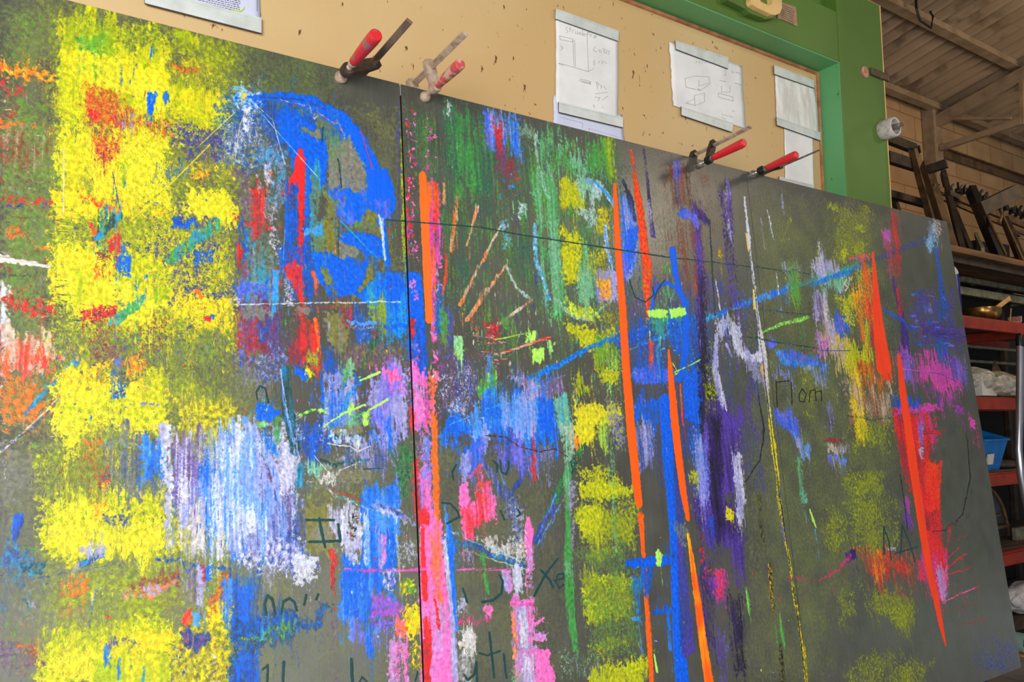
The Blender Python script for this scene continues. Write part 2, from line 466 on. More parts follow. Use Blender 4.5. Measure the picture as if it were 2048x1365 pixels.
P f 1.0 3 BLU 614,245 632,248 628,262 616,258
P f 1.0 6 GRY 660,280 700,275 730,340 735,400 655,375
P g .6 10 GRN/OLI 650,265 685,270 680,330 655,320
P v .9 8 CYA/OLI 605,330 650,330 650,400 610,420
L f 1.0 1.5 TEA 646,255,3 644,285,3
L f 1.0 1.5 TEA 677,318,3 683,375,3
L v .7 2 NB 702,340,3 704,370,3
P v .9 4 BLU 640,300 650,300 652,375 642,378
P f 1.0 10 BLU/VIO 655,375 735,385 780,400 778,440 740,450 690,452 665,425
P f .9 6 OLI 652,380 680,400 672,430 655,440
P f .8 6 OLI/GRN 735,420 760,425 745,450 700,455
# red stroke & blue columns 560-640
P v 1.1 6 BLU/NB 566,370 600,350 600,480 570,490
P v 1.1 4 BLU 612,350 622,350 622,450 608,560 600,560
P v 1.0 6 MAR/RED 596,350 612,350 606,560 594,560
P f 1.2 3 RED 590,315 604,300 610,320 608,440 598,440 596,370 578,366 590,340
P v .9 5 RED/MAR 600,380 608,380 606,500 596,500
M s 16 10 RED/ORG 6 500,340 580,340 570,450 505,450
P v .6 10 MAR/RED 500,380 530,380 540,470 500,470
P v .7 10 NB/BLU 555,480 640,490 635,600 560,600
P v .9 8 CYA/OLI 620,440 660,440 650,520 625,520
P f .9 5 LBL/CYA 605,455 660,450 650,468 610,468
P v .8 5 RED/MAR 590,520 605,530 610,600 596,600 580,560 560,540
P s .9 4 RED/ORG 585,528 610,530 600,545 590,540
P v .9 5 ORG/RED 620,545 636,550 636,590 628,580
P v .85 10 RED/MAR 586,625 632,632 636,700 600,720 590,700
P v .9 8 BR/RED 612,650 640,650 640,740 618,740
P v .9 10 MAR/PLM 580,690 620,690 620,730 570,730
P s .7 10 YGR/OLI 610,700 632,700 630,740 608,735
L v 1.0 2 ORG/RED 630,640,8 640,700,6 652,760,5
# blue centre 640-830, 440-700
P f .9 8 OLI 645,440 675,440 676,520 660,510 650,490
P f 1.0 5 GRY/OLI 678,470 720,500 710,520 678,520
P f 1.2 4 BLU 625,505 660,505 680,520 700,518 720,540 735,510 755,470 700,465 675,480 720,500 745,530 735,600 700,590 660,600 635,560
P f 1.0 5 OLI 640,530 655,540 672,590 655,585 648,565
P f 1.0 4 OLI 735,540 745,520 745,560 718,588 715,580 730,560
P f 1.2 4 BLU 678,465 740,468 760,480 775,520 745,520 725,500
P f 1.0 3 BLU 760,440 770,440 780,530 770,540
P v .9 3 WHT/CYA 757,440 768,440 770,530 762,500
P f 1.2 8 BLU/CYA 740,560 760,545 805,545 812,540 815,650 800,680 760,620 720,600
P v .9 14 CYA/BLU 740,600 810,600 812,700 740,700
P v .7 12 OLI/YGR 735,590 775,600 775,650 740,650
P f 1.0 10 OLI/GRY 652,622 690,625 695,680 680,700 655,680
P v .9 8 MAR/BR 680,610 710,615 705,650 682,650
P v 1.0 8 RED/NB 692,622 710,625 715,650 695,650
P v .9 10 BLU/NB 705,610 740,615 740,690 710,690
P v .8 8 BR/OLI 660,600 720,605 720,615 650,615
P f 1.0 3 LBL 690,640 750,645 760,652 700,650
P f 1.0 3 BLU 750,650 812,648 812,656 760,656
P v .7 6 MAR/PLM 740,655 768,655 765,690 745,690
L g .8 2 TAN/GRY 690,650,2 715,660,3 750,655,3
P g .9 8 GRY/OLI 660,695 710,700 760,690 740,705 680,705
P v .8 14 BLU/NB 640,680 670,690 690,760 640,760
P s .9 10 PLM/OLI 690,700 810,690 812,740 690,740
L v .9 3 TEA/GRN 760,670,9 725,730,10
L f .9 1.5 CYA 680,440,3 760,525,3
L f 1.0 1.5 CYA 655,385,2 700,440,3
# dashed lines
L v 1 1.5 TEA 676,455,3 677,520,3
# 620-830 around 720-1000
P f 1.2 4 BLU 560,740 572,735 575,752 562,752
P f 1.1 4 BLU 590,735 612,740 622,752 605,760 588,750
P s 1.0 5 YEL/YO 610,735 622,740 632,750 620,758 606,748
P v .9 10 BLU/LAV 640,740 690,740 700,780 660,800
P v .9 8 GRN/MIN 678,725 705,725 706,760 685,762
P v 1.0 14 LAV/VIO 740,760 812,740 815,860 760,870 735,830
P v .8 10 VIO/PNK 770,720 812,730 810,790 770,790
P f .9 5 PNK/RED 775,745 798,742 802,760 780,765
P f .9 4 PNK 760,735 775,740 770,760
P v 1.0 12 BLU/NB 590,860 640,840 690,870 660,920 600,920
P v .9 14 LAV/BLU 640,780 720,770 720,850 650,870
P v .9 14 VIO/BLU 735,820 780,820 790,860 770,880 740,860
P v .8 8 GRN/MIN 690,830 720,820 720,860 700,865
P s .9 5 LIM 640,822 655,818 652,830 640,832
P f 1.0 3 LIM 694,820 706,808 712,812 700,835
P f .9 4 LIM/GRN 724,825 738,822 735,850 728,860
L v 1.0 4 CYA/BLU 720,760,12 690,810,14 660,870,12
L v 1.0 3 TEA/CYA 570,740,14 575,820,26 590,900,20
L v .9 3 LBL 563,760,4 572,830,4 590,900,3
P f 1.1 5 BLU 513,805 545,810 560,830 530,850 512,840
P v 1.0 8 BLU/LBL 515,855 550,860 565,900 530,900
P f 1.0 3 LIM/GRN 512,850 530,842 540,850 520,858
P v .7 6 GRN 545,840 560,830 560,880 548,870
P f 1.0 8 GRY/OLI 660,855 720,850 725,868 665,872
P v 1.1 6 WHT/LBL 660,872 722,875 722,895 700,892 660,888
P v 1.0 5 WHT 700,880 720,880 716,900 705,900
P v 1.0 8 BLU/LAV 725,865 775,862 800,880 780,900 725,900
L g 1 1 TAN/K 655,887,2 700,892,2 712,903,2 725,895,2
P v .6 14 LAV/NB 650,900 780,900 790,960 660,930
P g .7 10 GRY/OLI 620,920 660,930 700,930 760,930 700,980 620,970
P f .9 6 MIN/GRY 610,925 660,925 665,940 615,945
L v 1.0 3 TEA/CYA 640,920,8 660,930,6 740,915,4
P v 1.0 5 CYA/TEA 592,950 608,935 605,970 590,990
L g 1.0 1.5 WHT 615,968,3 720,925,2
P s .9 6 WHT/TAN 630,950 680,945 670,965 635,965
P g .6 10 OLI 610,985 720,975 720,1010 650,1000 610,1030
P g .7 10 GRN/TEA 785,900 815,890 820,990 800,1000
# white/blue block 655-800
P f 1.0 10 GRY/OLI 610,1010 660,1000 670,1080 680,1110 612,1110
P v 1.2 6 WHT/LAV 672,1005 725,1010 725,1120 690,1110 680,1080 655,1040 655,1005
P s .7 4 GRY/K 700,1030 720,1030 715,1075 698,1085
P v 1.2 6 BLU/LBL 722,985 750,970 795,965 800,1050 800,1080 790,1150 725,1140
P v 1.1 5 LBL/WHT 728,1020 740,1020 740,1140 728,1140
P v 1.0 4 LAV/PNK 755,1060 775,1060 770,1140 758,1140
P v .8 5 BLU/LAV 790,940 802,970 805,1010 790,1010
P g .8 4 LAV/WHT 745,1005 800,1020 820,1050 760,1025
L v 1 3 NB/LAV 745,1010,8 800,1025,8 830,1048,8
L g 1 2 CYA/WHT 655,980,4 700,1005,4 745,1020,4
L g 1 2 BR/RED 655,975,4 700,995,5 725,1000,4
P v 1.2 8 BLU/LBL 685,1120 715,1130 790,1140 795,1180 730,1200 685,1205
P v 1.0 5 WHT/LAV 690,1115 715,1115 722,1140 700,1130
P s .9 5 WHT/NB 770,1140 795,1140 790,1180 768,1175
L v 1.0 2 TAN/OLI 793,1060,6 798,1110,6 800,1190,4
P v .9 6 BLU/LBL 675,1195 800,1190 790,1235 740,1245 675,1230
P h .9 5 VIO/MAG 745,1195 800,1197 815,1215 800,1235 745,1232
P h .9 5 VIO/PLM 740,1235 790,1240 780,1260 742,1255
P v .7 10 VIO/LBL 690,1235 790,1250 770,1310 700,1290
P v .7 6 BLU/LBL 725,1240 750,1240 745,1320 730,1320
P s 1.0 4 RED 656,1100 668,1098 672,1120 680,1120 672,1135 664,1130 658,1115
P s .9 4 RED/MAR 664,1130 674,1130 672,1220 668,1220
P g .6 6 PLM/GRY 662,1235 675,1235 672,1365 664,1365
P s .9 8 YEL/YO 805,1215 835,1200 840,1260 825,1280 808,1260
P s .9 6 ORG/PNK 790,1240 815,1240 820,1280 795,1280
P s .8 8 YEL/OLI 820,1280 838,1280 840,1340 815,1340
P v .9 8 PNK/LAV 775,1280 815,1280 820,1400 775,1400
P s .8 6 YEL/GRN 800,1160 835,1165 835,1195 800,1195
P g .6 10 LAV/WHT 775,1100 825,1090 825,1135 805,1135
# seam zone 805-900
L g .5 3 PUR/NB 795,210,6 800,420,6
L s .6 3 YGR 802,280,6 806,420,6 808,520,8
M s 40 7 PNK/MAG/RED 4 812,215 832,220 832,330 816,340
M s 26 7 PNK/MAG 4 850,230 870,230 872,340 852,340
M s 30 7 PNK/MAG/RED 4 812,350 832,350 828,410 812,410
M s 26 8 RED/MAG 5 810,430 828,430 826,480 812,480
M s 20 8 MAG/PNK 3 820,480 836,480 838,520 822,520
P f 1.25 3 BLU 812,545 842,545 852,680 850,720 816,720
P f 1.1 3 BLU/NB 815,640 850,650 856,760 820,760
P s .9 4 RED/MAR 815,640 828,640 826,680 817,680
M s 20 9 PNK/LAV 4 815,560 835,560 835,600 818,600
M s 20 9 PNK/MAG/CYA 4 820,680 838,680 838,740 822,740
P v .8 8 MAG/PNK 852,370 878,360 885,480 870,600 862,600
L f 1.0 3 ORG/MAG 860,370,10 862,440,12 866,560,10 866,680,8
L v 1.0 3 ORG/RED 871,365,10 873,430,10 868,470,6
M s 60 10 PNK/LAV/MAG 5 858,530 880,530 885,760 865,760
L v 1.0 2 ORG/TAN 889,370,5 886,405,5
L v 1.0 3 ORG/TAN 917,385,8 908,450,9 902,500,7
L v 1.0 2 ORG/TAN 955,415,7 933,490,3
L v 1.0 2 TAN/ORG 1004,450,4 955,540,6 920,610,8
L v 1.0 2 ORG/TAN 1012,532,4 970,590,8 935,640,10
L f 1.0 2 TAN/BR 1064,600,5 1010,640,7 985,660,5
L v .9 2 ORG/RED 893,510,5 890,560,7 884,590,5
P s .8 8 MAR/RED 965,640 1000,650 1000,680 970,690
M h 50 14 MAR/RED/PNK/TAN 2 950,650 1010,660 1010,740 960,730
P v .8 10 BLU/NB 868,590 880,590 885,660 868,660
P v .8 10 GRN/BLU 875,570 890,580 886,650 876,650
# pink column
P v 1.2 8 PNK/MAG 818,735 850,740 860,800 862,850 825,850
P v 1.1 6 PNK/LAV 825,760 845,770 850,860 828,860
P v 1.0 8 ORG/PNK 858,740 876,740 872,830 858,850
P s 1.1 5 RED 815,815 828,820 832,860 822,858
P s .9 8 PNK/VIO 828,850 860,860 860,920 830,920
P v 1.2 4 ORG 862,830 874,832 878,960 880,1060 866,1060 864,930
P v 1.2 4 RED/MAR 826,920 836,920 842,1020 845,1060 830,1050
P v 1.1 6 PNK/VIO 836,930 862,930 868,1060 842,1060
P v .9 8 LBL/VIO 845,880 862,880 858,960 846,950
P v 1.25 5 PNK 838,1050 885,1050 895,1200 905,1400 842,1400
P v 1.0 8 PNK/ORG 860,1060 880,1060 895,1240 870,1240
P v 1.0 6 PNK/LAV 842,1200 910,1200 920,1400 845,1400
P f 1.3 3 RED 838,1015 852,1018 860,1045 852,1055 838,1050
L f 1.2 3 RED 846,1060,8 845,1100,8 848,1160,12 850,1200,10
L f 1.2 3 RED 852,1240,14 856,1270,18 858,1290,12 856,1340,8
P f 1.1 4 RED/MAR 843,1280 858,1290 862,1400 846,1400
L s .9 3 RED 870,1200,6 878,1260,8
L v .9 3 LAV/WHT 890,1080,14 898,1160,12 905,1240,10 910,1365,14
L f 1.1 2 LBL/BLU 895,1060,6 902,1120,10 908,1200,8 914,1260,6
P v 1.1 5 LBL/BLU 888,1000 898,1040 915,1100 905,1140 895,1080
# 900-1130: greens
P v .7 10 MIN/WHT 882,205 905,210 906,232 888,232
P v .8 20 DG/GRN 890,210 990,230 980,400 900,380
P v .8 10 BLU/LAV 966,215 1000,225 1040,245 1045,320 1020,300 980,300
P v 1.0 6 BLU/LBL 1015,235 1032,245 1042,310 1030,320
P v 1.0 6 BLU/VIO 966,225 980,225 985,300 972,290
P v 1.0 6 MAR/RED 986,240 1006,245 1005,330 992,320
P v .8 8 MAR/PLM 992,300 1030,310 1030,350 995,345
M s 30 6 BLU/LBL/RED/CYA 4 985,330 1045,335 1045,395 990,390
P g .8 6 MIN/GRY 1038,248 1065,255 1070,280 1060,275 1040,270
L g .9 3 MIN/WHT 1070,270,8 1075,320,6 1090,380,8
P v .8 16 MIN/GRN 1070,270 1170,300 1190,340 1100,360 1075,340
P v 1.0 8 YGR/GRN 1195,275 1226,280 1232,360 1215,350
P v .9 10 GRN/OLI 1170,280 1200,290 1215,360 1180,340
P v 1.0 8 MIN/GRN 1085,350 1110,350 1125,520 1130,640 1105,640 1095,500
P v .8 8 MIN/GRN 1060,330 1080,330 1100,640 1085,600
P s .9 8 YEL/YGR 1116,355 1150,360 1150,425 1120,420
P s .8 8 YGR/YEL 1145,360 1170,370 1165,420 1140,420
P v .9 8 MIN/WHT 1150,350 1190,355 1210,385 1190,400 1160,390
L v 1.0 4 LBL/WHT 1170,358,8 1200,375,14 1225,405,10
L f .9 2 CYA/LBL 1190,365,4 1225,400,6
P g .9 5 WHT/MIN 1150,420 1185,415 1200,450 1185,455 1165,435
P s .8 8 YEL/OLI 1190,415 1225,420 1215,470 1190,460
P s 1.0 10 YEL/YGR 1122,455 1160,465 1165,540 1125,530
P s 1.1 8 YEL/YGR 1124,500 1165,505 1168,570 1128,568
P s .8 12 YEL/OLI 1165,500 1225,500 1220,530 1170,540
P v .8 10 MIN/GRN 1165,480 1190,500 1195,610 1150,610
P v .8 14 GRN/DG 1120,430 1180,440 1175,470 1130,470
L s 1.0 3 LBL/WHT 1210,450,8 1215,500,8 1225,540,5
P f .9 6 LAV/VIO 1190,540 1235,540 1235,600 1200,605 1190,580
P s .8 5 YO/ORG 1195,560 1225,555 1220,600 1200,600
L g 1.0 2.5 WHT/MIN 1014,535,4 1032,575,6 1050,590,9 1060,598,5
L s .9 3 CYA/WHT 1070,450,10 1072,520,8 1090,570,8 1098,600,5
P g .7 8 CYA/WHT 1004,440 1018,440 1016,500 1006,500
P s .8 5 WHT/MIN 1035,405 1050,405 1042,445 1032,440
P g .9 8 GRY/MIN 1110,585 1125,580 1130,600 1115,600
L g .9 2.5 MIN/WHT 1110,600,7 1150,635,9 1180,640,7 1235,590,5
P s .95 8 YEL/LIM 1130,600 1180,610 1200,640 1150,640
P s .95 10 YEL/YGR 1128,650 1180,650 1240,660 1240,690 1190,700 1135,690
P s .7 10 OLI/YGR 1200,620 1240,620 1240,660 1200,650
P v .8 8 YGR/GRN 1180,690 1240,690 1240,740 1190,740
P f 1.0 3 LIM/MIN 907,675 925,672 928,720 915,735 908,720
P v .9 5 MIN/LIM 910,720 925,720 922,760 912,760
P v 1.0 4 LIM/GRN 954,770 975,745 995,745 990,790 958,800
P f 1.0 3 LIM 1065,700 1088,695 1088,720 1078,728 1064,722
P f .9 3 LIM 1060,662 1074,662 1070,685 1050,688
P v .8 5 LIM/MIN 1092,685 1110,682 1100,720 1094,715
P v .9 5 GRN 1000,630 1015,625 1015,660 1003,660
P v .8 10 NB/VIO 880,620 910,620 900,700 885,740
P v .7 12 PLM/NB 880,700 960,720 950,830 880,830
P g .42 16 WHT/LAV/PLM 880,740 950,730 960,820 900,830
P g .8 8 WHT/BLU 890,820 930,800 935,850 900,850
P v .9 8 CYA/VIO 965,710 985,705 990,745 970,745
P v .8 8 GRN/OLI 880,620 900,640 895,700 882,690
# blue diagonal and blue field
P v 1.1 10 BLU/LBL 880,850 940,820 1000,780 1100,750 1110,830 1120,900 1080,900 1040,890 960,880 880,880
P v 1.0 8 LAV/LBL 1000,790 1075,770 1075,860 1030,880 1000,860
P v 1.2 6 BLU 1075,790 1105,800 1108,860 1080,870
P v .8 6 LAV/PLM 1015,760 1120,750 1130,790 1070,800
P v 1.0 6 MIN/CYA 1105,790 1135,790 1145,850 1120,880
P v .9 8 LBL/LAV 940,850 980,850 975,900 945,900
P v .9 10 BLU/VIO 880,880 970,870 965,940 925,970 920,900
P v .8 14 VIO/NB 970,870 1060,890 1060,960 1000,930
P v .8 14 NB/LAV 1030,890 1110,900 1110,960 1060,960
L s .95 3 BLU/CYA 1058,755,10 1120,730,12 1180,695,9 1260,670,12 1300,655,9
L s .8 4 BLU/NB 1240,690,18 1300,660,18 1340,640,14
L v 1.0 3 CYA/BLU 1280,690,12 1360,660,14 1450,625,12
L v 1.1 3 BLU/LBL 1470,612,12 1540,590,14 1580,575,14
L s .9 3 CYA/GRN 1580,578,10 1640,555,12 1720,530,14
L g .7 4 NB 1720,530,12 1800,500,14 1850,480,16
L g .9 2 LBL/CYA 900,850,3 1020,800,3 1130,750,3
L g .9 2 CYA/WHT 1260,700,3 1380,650,3 1480,615,3
P v .9 10 YGR/YEL 1140,760 1180,755 1190,790 1150,800
P s 1.15 10 YEL/LEM 1145,800 1200,810 1240,815 1245,840 1190,860 1185,890 1155,895 1145,850
P v .9 8 YGR/LIM 1190,850 1220,830 1220,900 1195,890
P v .9 5 ORG/YO 1148,870 1160,870 1156,900 1148,900
P v .9 6 MIN/TAN 1118,840 1145,840 1150,920 1130,920
P s .6 10 VIO/YGR 1210,790 1245,800 1245,900 1215,880
P v .7 8 LIM/GRN 1215,720 1240,720 1235,790 1210,790
P s .8 8 YEL/YGR 1200,740 1245,740 1240,770 1205,765
P v 1.0 5 RED/MAR 1064,875 1068,870 1074,960 1068,975 1062,950
# green diagonal
L v 1.1 3 GRN/TEA 1165,895,12 1135,950,16 1110,1000,14 1080,1060,14
L f 1.1 1.5 CYA/LBL 1112,990,4 1090,1040,4 1070,1085,5
L f 1 1.5 LBL 1120,1010,2 1075,1090,3
L v .9 4 NB/PUR 1105,1015,14 1070,1085,14
L v .8 4 NB/LAV 970,930,14 1000,975,16 1030,1010,18
L g 1 1 LBL 998,940,2 1012,975,3
L v .9 4 NB 1040,960,10 1020,990,12
# pink shapes
P f 1.2 4 PNK 917,970 932,965 940,1000 938,1010 928,1030 920,1010
P v 1.2 5 PNK/RED 918,1010 945,1010 960,980 975,960 985,990 993,1000 990,1045 965,1040 950,1060 948,1085 930,1085 922,1040
P s 1.0 4 ORG/RED 952,955 968,950 962,980 954,1000
P v 1.0 5 LAV/VIO 920,900 945,900 942,940 925,970 918,940
L f 1 2 PNK/RED 965,930,5 938,955,6
L f 1.1 3 PNK 1056,1035,6 1058,1060,18 1056,1090,18
P s .9 4 PNK/LAV 1050,1090 1068,1090 1066,1180 1054,1180
P g .9 16 WHT/TAN 955,1085 1040,1060 1050,1100 1045,1130 1000,1120
P g .9 10 WHT/LAV 1010,1000 1035,1000 1045,1080 1020,1060
P g .8 12 NB/GRY 1000,960 1030,990 1050,1080 1030,1090 1010,1010
L v 1 3 NB/CYA 890,1075,10 960,1100,12 1045,1135,10
L g 1 1.5 CYA/WHT 900,1065,3 960,1090,3 1050,1125,3
L g 1 1.5 MIN/WHT 925,1100,2 1000,1125,3 1055,1140,4
P g .7 8 LAV/PLM 910,1100 950,1095 945,1130 915,1130
P v .8 4 GRN 960,1100 972,1100 970,1135 962,1135
P f 1.0 4 PNK/LAV 1005,1142 1020,1140 1028,1180 1015,1188 1005,1170
P v 1.0 6 LAV/WHT 1018,1130 1045,1135 1045,1190 1030,1195
P v 1.0 5 PNK/LAV 1020,1195 1070,1200 1065,1290 1080,1310 1085,1400 1030,1400 1025,1290
P v 1.0 5 WHT/LAV 1035,1205 1058,1210 1055,1290 1040,1290
P h 1.0 3 MAG/PNK 1018,1198 1070,1200 1070,1215 1020,1215
P s 1.0 4 PNK 1062,1235 1090,1235 1085,1245 1065,1250
P s 1.0 4 PNK/LAV 1062,1265 1095,1265 1090,1280 1062,1285
P s 1.2 5 PNK 1065,1295 1100,1300 1110,1370 1110,1400 1070,1400
P v 1.0 4 ORG/TAN 1022,1230 1030,1240 1035,1320 1026,1320
P v .9 6 WHT/LAV 1045,1310 1068,1310 1072,1400 1045,1400
P h .9 3 LAV/PLM 1025,1285 1070,1290 1068,1298 1025,1296
P v .9 6 PNK 968,1210 985,1215 988,1235 972,1240
P h .8 4 RED/MAG 905,1245 975,1235 975,1242 910,1252
P g .8 8 LAV/WHT 920,1195 940,1205 935,1235 920,1230
P s .9 8 WHT/TAN 920,1265 945,1260 955,1310 930,1330 920,1300
P g .8 8 WHT/GRY 925,1310 945,1310 945,1365 925,1365
P g .7 10 MIN/GRN 1025,1340 1050,1340 1040,1400 1020,1400
P g .4 10 GRN/WHT 1120,1310 1190,1310 1200,1350 1130,1360
L f 1.1 2 GRN 969,1148,6 974,1175,7 978,1190,4
# green yellow column mid-right 1140-1280
L v .8 6 GRN/MIN 1135,930,14 1135,1000,14 1140,1200,22 1150,1300,14
P g .7 8 LAV/GRY 1130,960 1145,960 1150,1100 1135,1080
P s .9 12 YGR/YEL 1155,930 1200,928 1215,945 1190,960 1160,950
P s 1.05 12 YGR/YEL 1152,965 1230,960 1265,975 1270,1000 1200,1010 1155,1000
P s .9 16 YGR/OLI 1155,1010 1270,1000 1275,1100 1165,1080
P s 1.05 10 YGR/YEL 1155,1015 1200,1015 1205,1060 1170,1070
P s .9 14 YGR/OLI 1165,1110 1240,1095 1260,1110 1200,1125 1170,1140
P s 1.05 12 YGR/YEL 1165,1150 1220,1148 1270,1160 1260,1180 1170,1200
P s .95 14 YGR/OLI 1166,1160 1270,1160 1260,1240 1180,1250
P s 1.0 8 YGR/YEL 1168,1200 1215,1200 1210,1245 1175,1245
P s .8 8 YGR/OLI 1175,1290 1250,1270 1260,1290 1200,1310
P s 1.1 12 YGR/YEL 1175,1335 1240,1320 1290,1320 1300,1400 1175,1400
P g .5 20 OLI/GRN 1150,1090 1270,1090 1290,1320 1170,1320
P v .7 8 MIN/GRN 1218,880 1225,880 1235,1100 1225,1100
P v .9 4 BLU/CYA 1262,1150 1285,1150 1278,1230 1272,1230
P f .9 3 CYA/LBL 1262,1235 1284,1232 1280,1243 1266,1242
# big orange stroke
P f .9 8 BLU/LAV 1240,385 1258,400 1275,460 1275,520 1260,560 1245,560
P f 1.1 5 BLU/VIO 1255,460 1278,450 1268,520 1250,560 1245,520
L v .9 4 K/NB 1245,360,6 1260,400,12 1270,440,10
L f 1.2 2 ORR 1281,1030,12 1285,1080,8 1290,1150,8 1296,1250,10 1302,1340,9 1305,1400,8
L s 1.1 3 ORR/RED 1263,300,4 1270,360,10 1280,420,14 1288,480,16 1294,540,18 1295,580,14
L v .9 3 PUR/K 1287,300,5 1295,360,6 1305,470,10
L v .8 3 LAV/GRY 1297,400,6 1303,470,6
# blue right part 1280-1420
P v .9 10 BLU/NB 1225,660 1290,650 1290,700 1240,710
P g .8 8 NB/BLU 1260,710 1330,690 1330,760 1270,760
P f .8 5 BLU/VIO 1265,740 1340,735 1360,760 1300,768 1265,765
P v 1.0 8 BLU 1260,800 1340,795 1345,860 1300,860 1265,840
P v .8 8 LAV/NB 1260,840 1310,840 1310,930 1280,940 1265,900
L f 1.3 3 BLU 1330,800,22 1335,900,22 1342,1000,16 1350,1100,18 1352,1200,18 1358,1300,24 1368,1400,30
L v 1.0 4 NB/PUR 1352,860,16 1358,1000,18 1362,1100,16 1375,1300,30
P f 1.1 3 BLU/NB 1250,1120 1300,1113 1350,1108 1350,1128 1300,1135 1250,1135
P f 1.0 3 BLU/NB 1300,1222 1350,1215 1352,1228 1310,1232
P v .8 5 BLU/NB 1280,1135 1305,1140 1300,1190 1285,1190
L v .9 3 BLU/LBL 1336,1235,8 1340,1300,8
L v .9 2 LBL 1278,1250,4 1284,1310,6
P f 1.0 2 LIM 1311,1105 1317,1098 1325,1110 1322,1135 1312,1130
# green blocks 1290-1380
P v .7 8 GRN/MIN 1325,570 1350,580 1350,610 1320,610
P v .7 8 GRN/LIM 1325,530 1350,530 1350,545 1325,545
P v .7 10 GRN/OLI 1270,540 1300,545 1290,590 1270,590
P v 1.1 5 GRN/CYA 1295,625 1372,615 1372,650 1330,670 1300,665
M v 50 20 GRN/LIM/CYA/BLU 3 1290,640 1420,610 1420,680 1300,700
P v .8 10 NB/BLU 1260,640 1310,650 1300,680 1260,680
P f 1.0 4 RED/ORG 1298,680 1308,690 1304,745 1298,740
P v 1.0 8 BLU/NB 1380,640 1400,640 1410,800 1395,920 1380,900
P f 1.1 5 BLU 1365,740 1395,740 1405,800 1400,850 1370,840
L v .9 2 NB/LBL 1314,690,5 1320,760,6
M s 30 12 LIM/LIM/GRN 2 1330,690 1420,680 1440,740 1330,750
P v 1.0 8 BLU/NB 1330,640 1370,640 1380,700 1340,700
# orange stroke 2
L v 1 2 ORG/RED 1360,770,4 1366,850,5
# purple columns
P v 1.1 8 PUR/DPU 1380,410 1400,415 1408,560 1405,700 1395,700 1392,560
P f 1.1 3 BLU/VIO 1355,425 1370,418 1390,430 1402,450 1395,460 1380,440 1365,440
P f 1.0 5 DPU/PUR 1385,412 1405,425 1420,440 1415,450 1400,440
P v .9 10 K/DPU 1395,560 1412,560 1418,800 1412,920 1400,920
P v 1.0 6 ORG/MAR 1386,530 1392,530 1392,590 1388,590
P s .7 6 YGR/K 1405,730 1428,740 1430,840 1410,840
P v .7 10 DPU/PUR 1435,370 1460,372 1470,520 1475,620 1460,600 1450,500
P v .8 8 LAV/PUR 1450,372 1460,375 1465,480 1458,480
P v .45 8 BR/K 1330,330 1378,340 1385,420 1345,420
P v .6 6 VIO/NB 1345,325 1362,330 1360,420 1352,420
P v .5 6 RED/BR 1360,335 1370,335 1366,420 1360,420
P v .35 10 MAR/BR 1355,440 1395,450 1392,560 1365,560
P s .7 6 YO/OLI 1434,490 1445,490 1445,520 1436,520
L f 1.0 1.5 TEA 1419,440,2.5 1429,630,2.5
P v 1.0 6 LAV/WHT 1430,640 1475,640 1490,700 1480,710 1455,660 1440,690
L v 1.0 3 LAV/WHT 1432,670,7 1430,740,12 1442,800,16 1452,820,10
L f 1.0 2 LAV 1453,690,6 1462,708,4
P v 1.1 10 PUR/DPU 1412,790 1450,800 1480,860 1480,920 1490,960 1440,1000 1400,960
P v 1.0 8 PUR 1440,820 1490,830 1478,870 1450,860
P v 1.1 10 PUR/VIO 1395,860 1420,850 1430,960 1420,1040 1390,1020
P v .9 10 LBL/LAV 1385,870 1410,880 1420,980 1395,1000
P v 1.1 10 DPU/PUR 1385,1000 1480,1000 1470,1100 1450,1100 1400,1080
P v 1.0 8 DPU/K 1412,830 1440,830 1450,1060 1425,1050
P v 1.0 5 WHT/LAV 1462,900 1484,910 1490,1000 1480,1080 1472,1040 1470,980
P v 1.0 6 LAV/VIO 1395,930 1412,930 1412,1010 1400,1010
P v .8 8 PUR/DPU 1460,1060 1490,1060 1490,1180 1465,1150
P v .7 12 DPU/PUR 1380,1100 1420,1100 1440,1340 1400,1300
P v .7 10 PUR/MAG 1410,1150 1460,1140 1450,1210 1420,1200
P v .6 10 DPU/K 1450,1180 1490,1190 1490,1360 1470,1340
P v .6 10 VIO/PUR 1430,1260 1450,1260 1460,1400 1440,1400
P s .8 5 YEL/YGR 1378,940 1395,945 1398,975 1382,970
P s .8 5 YEL 1452,1015 1470,1020 1468,1045 1455,1040
P s .7 5 RED/MAR 1395,1095 1408,1095 1406,1130 1398,1130
P s .7 8 RED/MAG 1420,1135 1450,1140 1445,1200 1425,1190
P v .7 8 PUR/BLU 1410,1020 1430,1020 1430,1100 1412,1090
P g .8 6 GRY 1350,1050 1372,1050 1372,1100 1355,1100
# seam 2 stroke + around
L f 1.0 2 TAN/YO 1494,470,6 1498,500,6
L f 1.0 2 YO 1508,580,5 1510,615,8
L s 1.2 2 WHT/TAN 1518,650,6 1524,690,14 1530,730,10 1534,790,8
P f 1.1 4 WHT/LAV 1472,700 1490,690 1500,712 1515,705 1525,690 1530,730 1490,722
L f 1.1 3 ORG/YO 1524,735,8 1528,755,10
L s 1.0 2 WHT/YEL 1534,780,5 1545,880,6 1556,960,6
P v .9 6 LAV/GRY 1485,720 1530,725 1532,780 1505,760
P v .9 5 BLU/LBL 1548,702 1600,715 1655,725 1655,738 1600,735 1560,730
P v 1.0 4 VIO/BLU 1550,705 1575,700 1610,712 1640,712 1640,720 1580,720
P v .7 8 LAV/NB 1535,730 1560,735 1580,740 1590,780 1560,760 1540,750
P v .7 8 LAV/LBL 1600,730 1660,735 1655,770 1630,770
P f 1.0 3 VIO/BLU 1530,685 1548,680 1555,692 1540,700
P v 1.0 6 VIO/BLU 1545,815 1580,818 1595,840 1600,870 1590,885 1570,860 1555,850
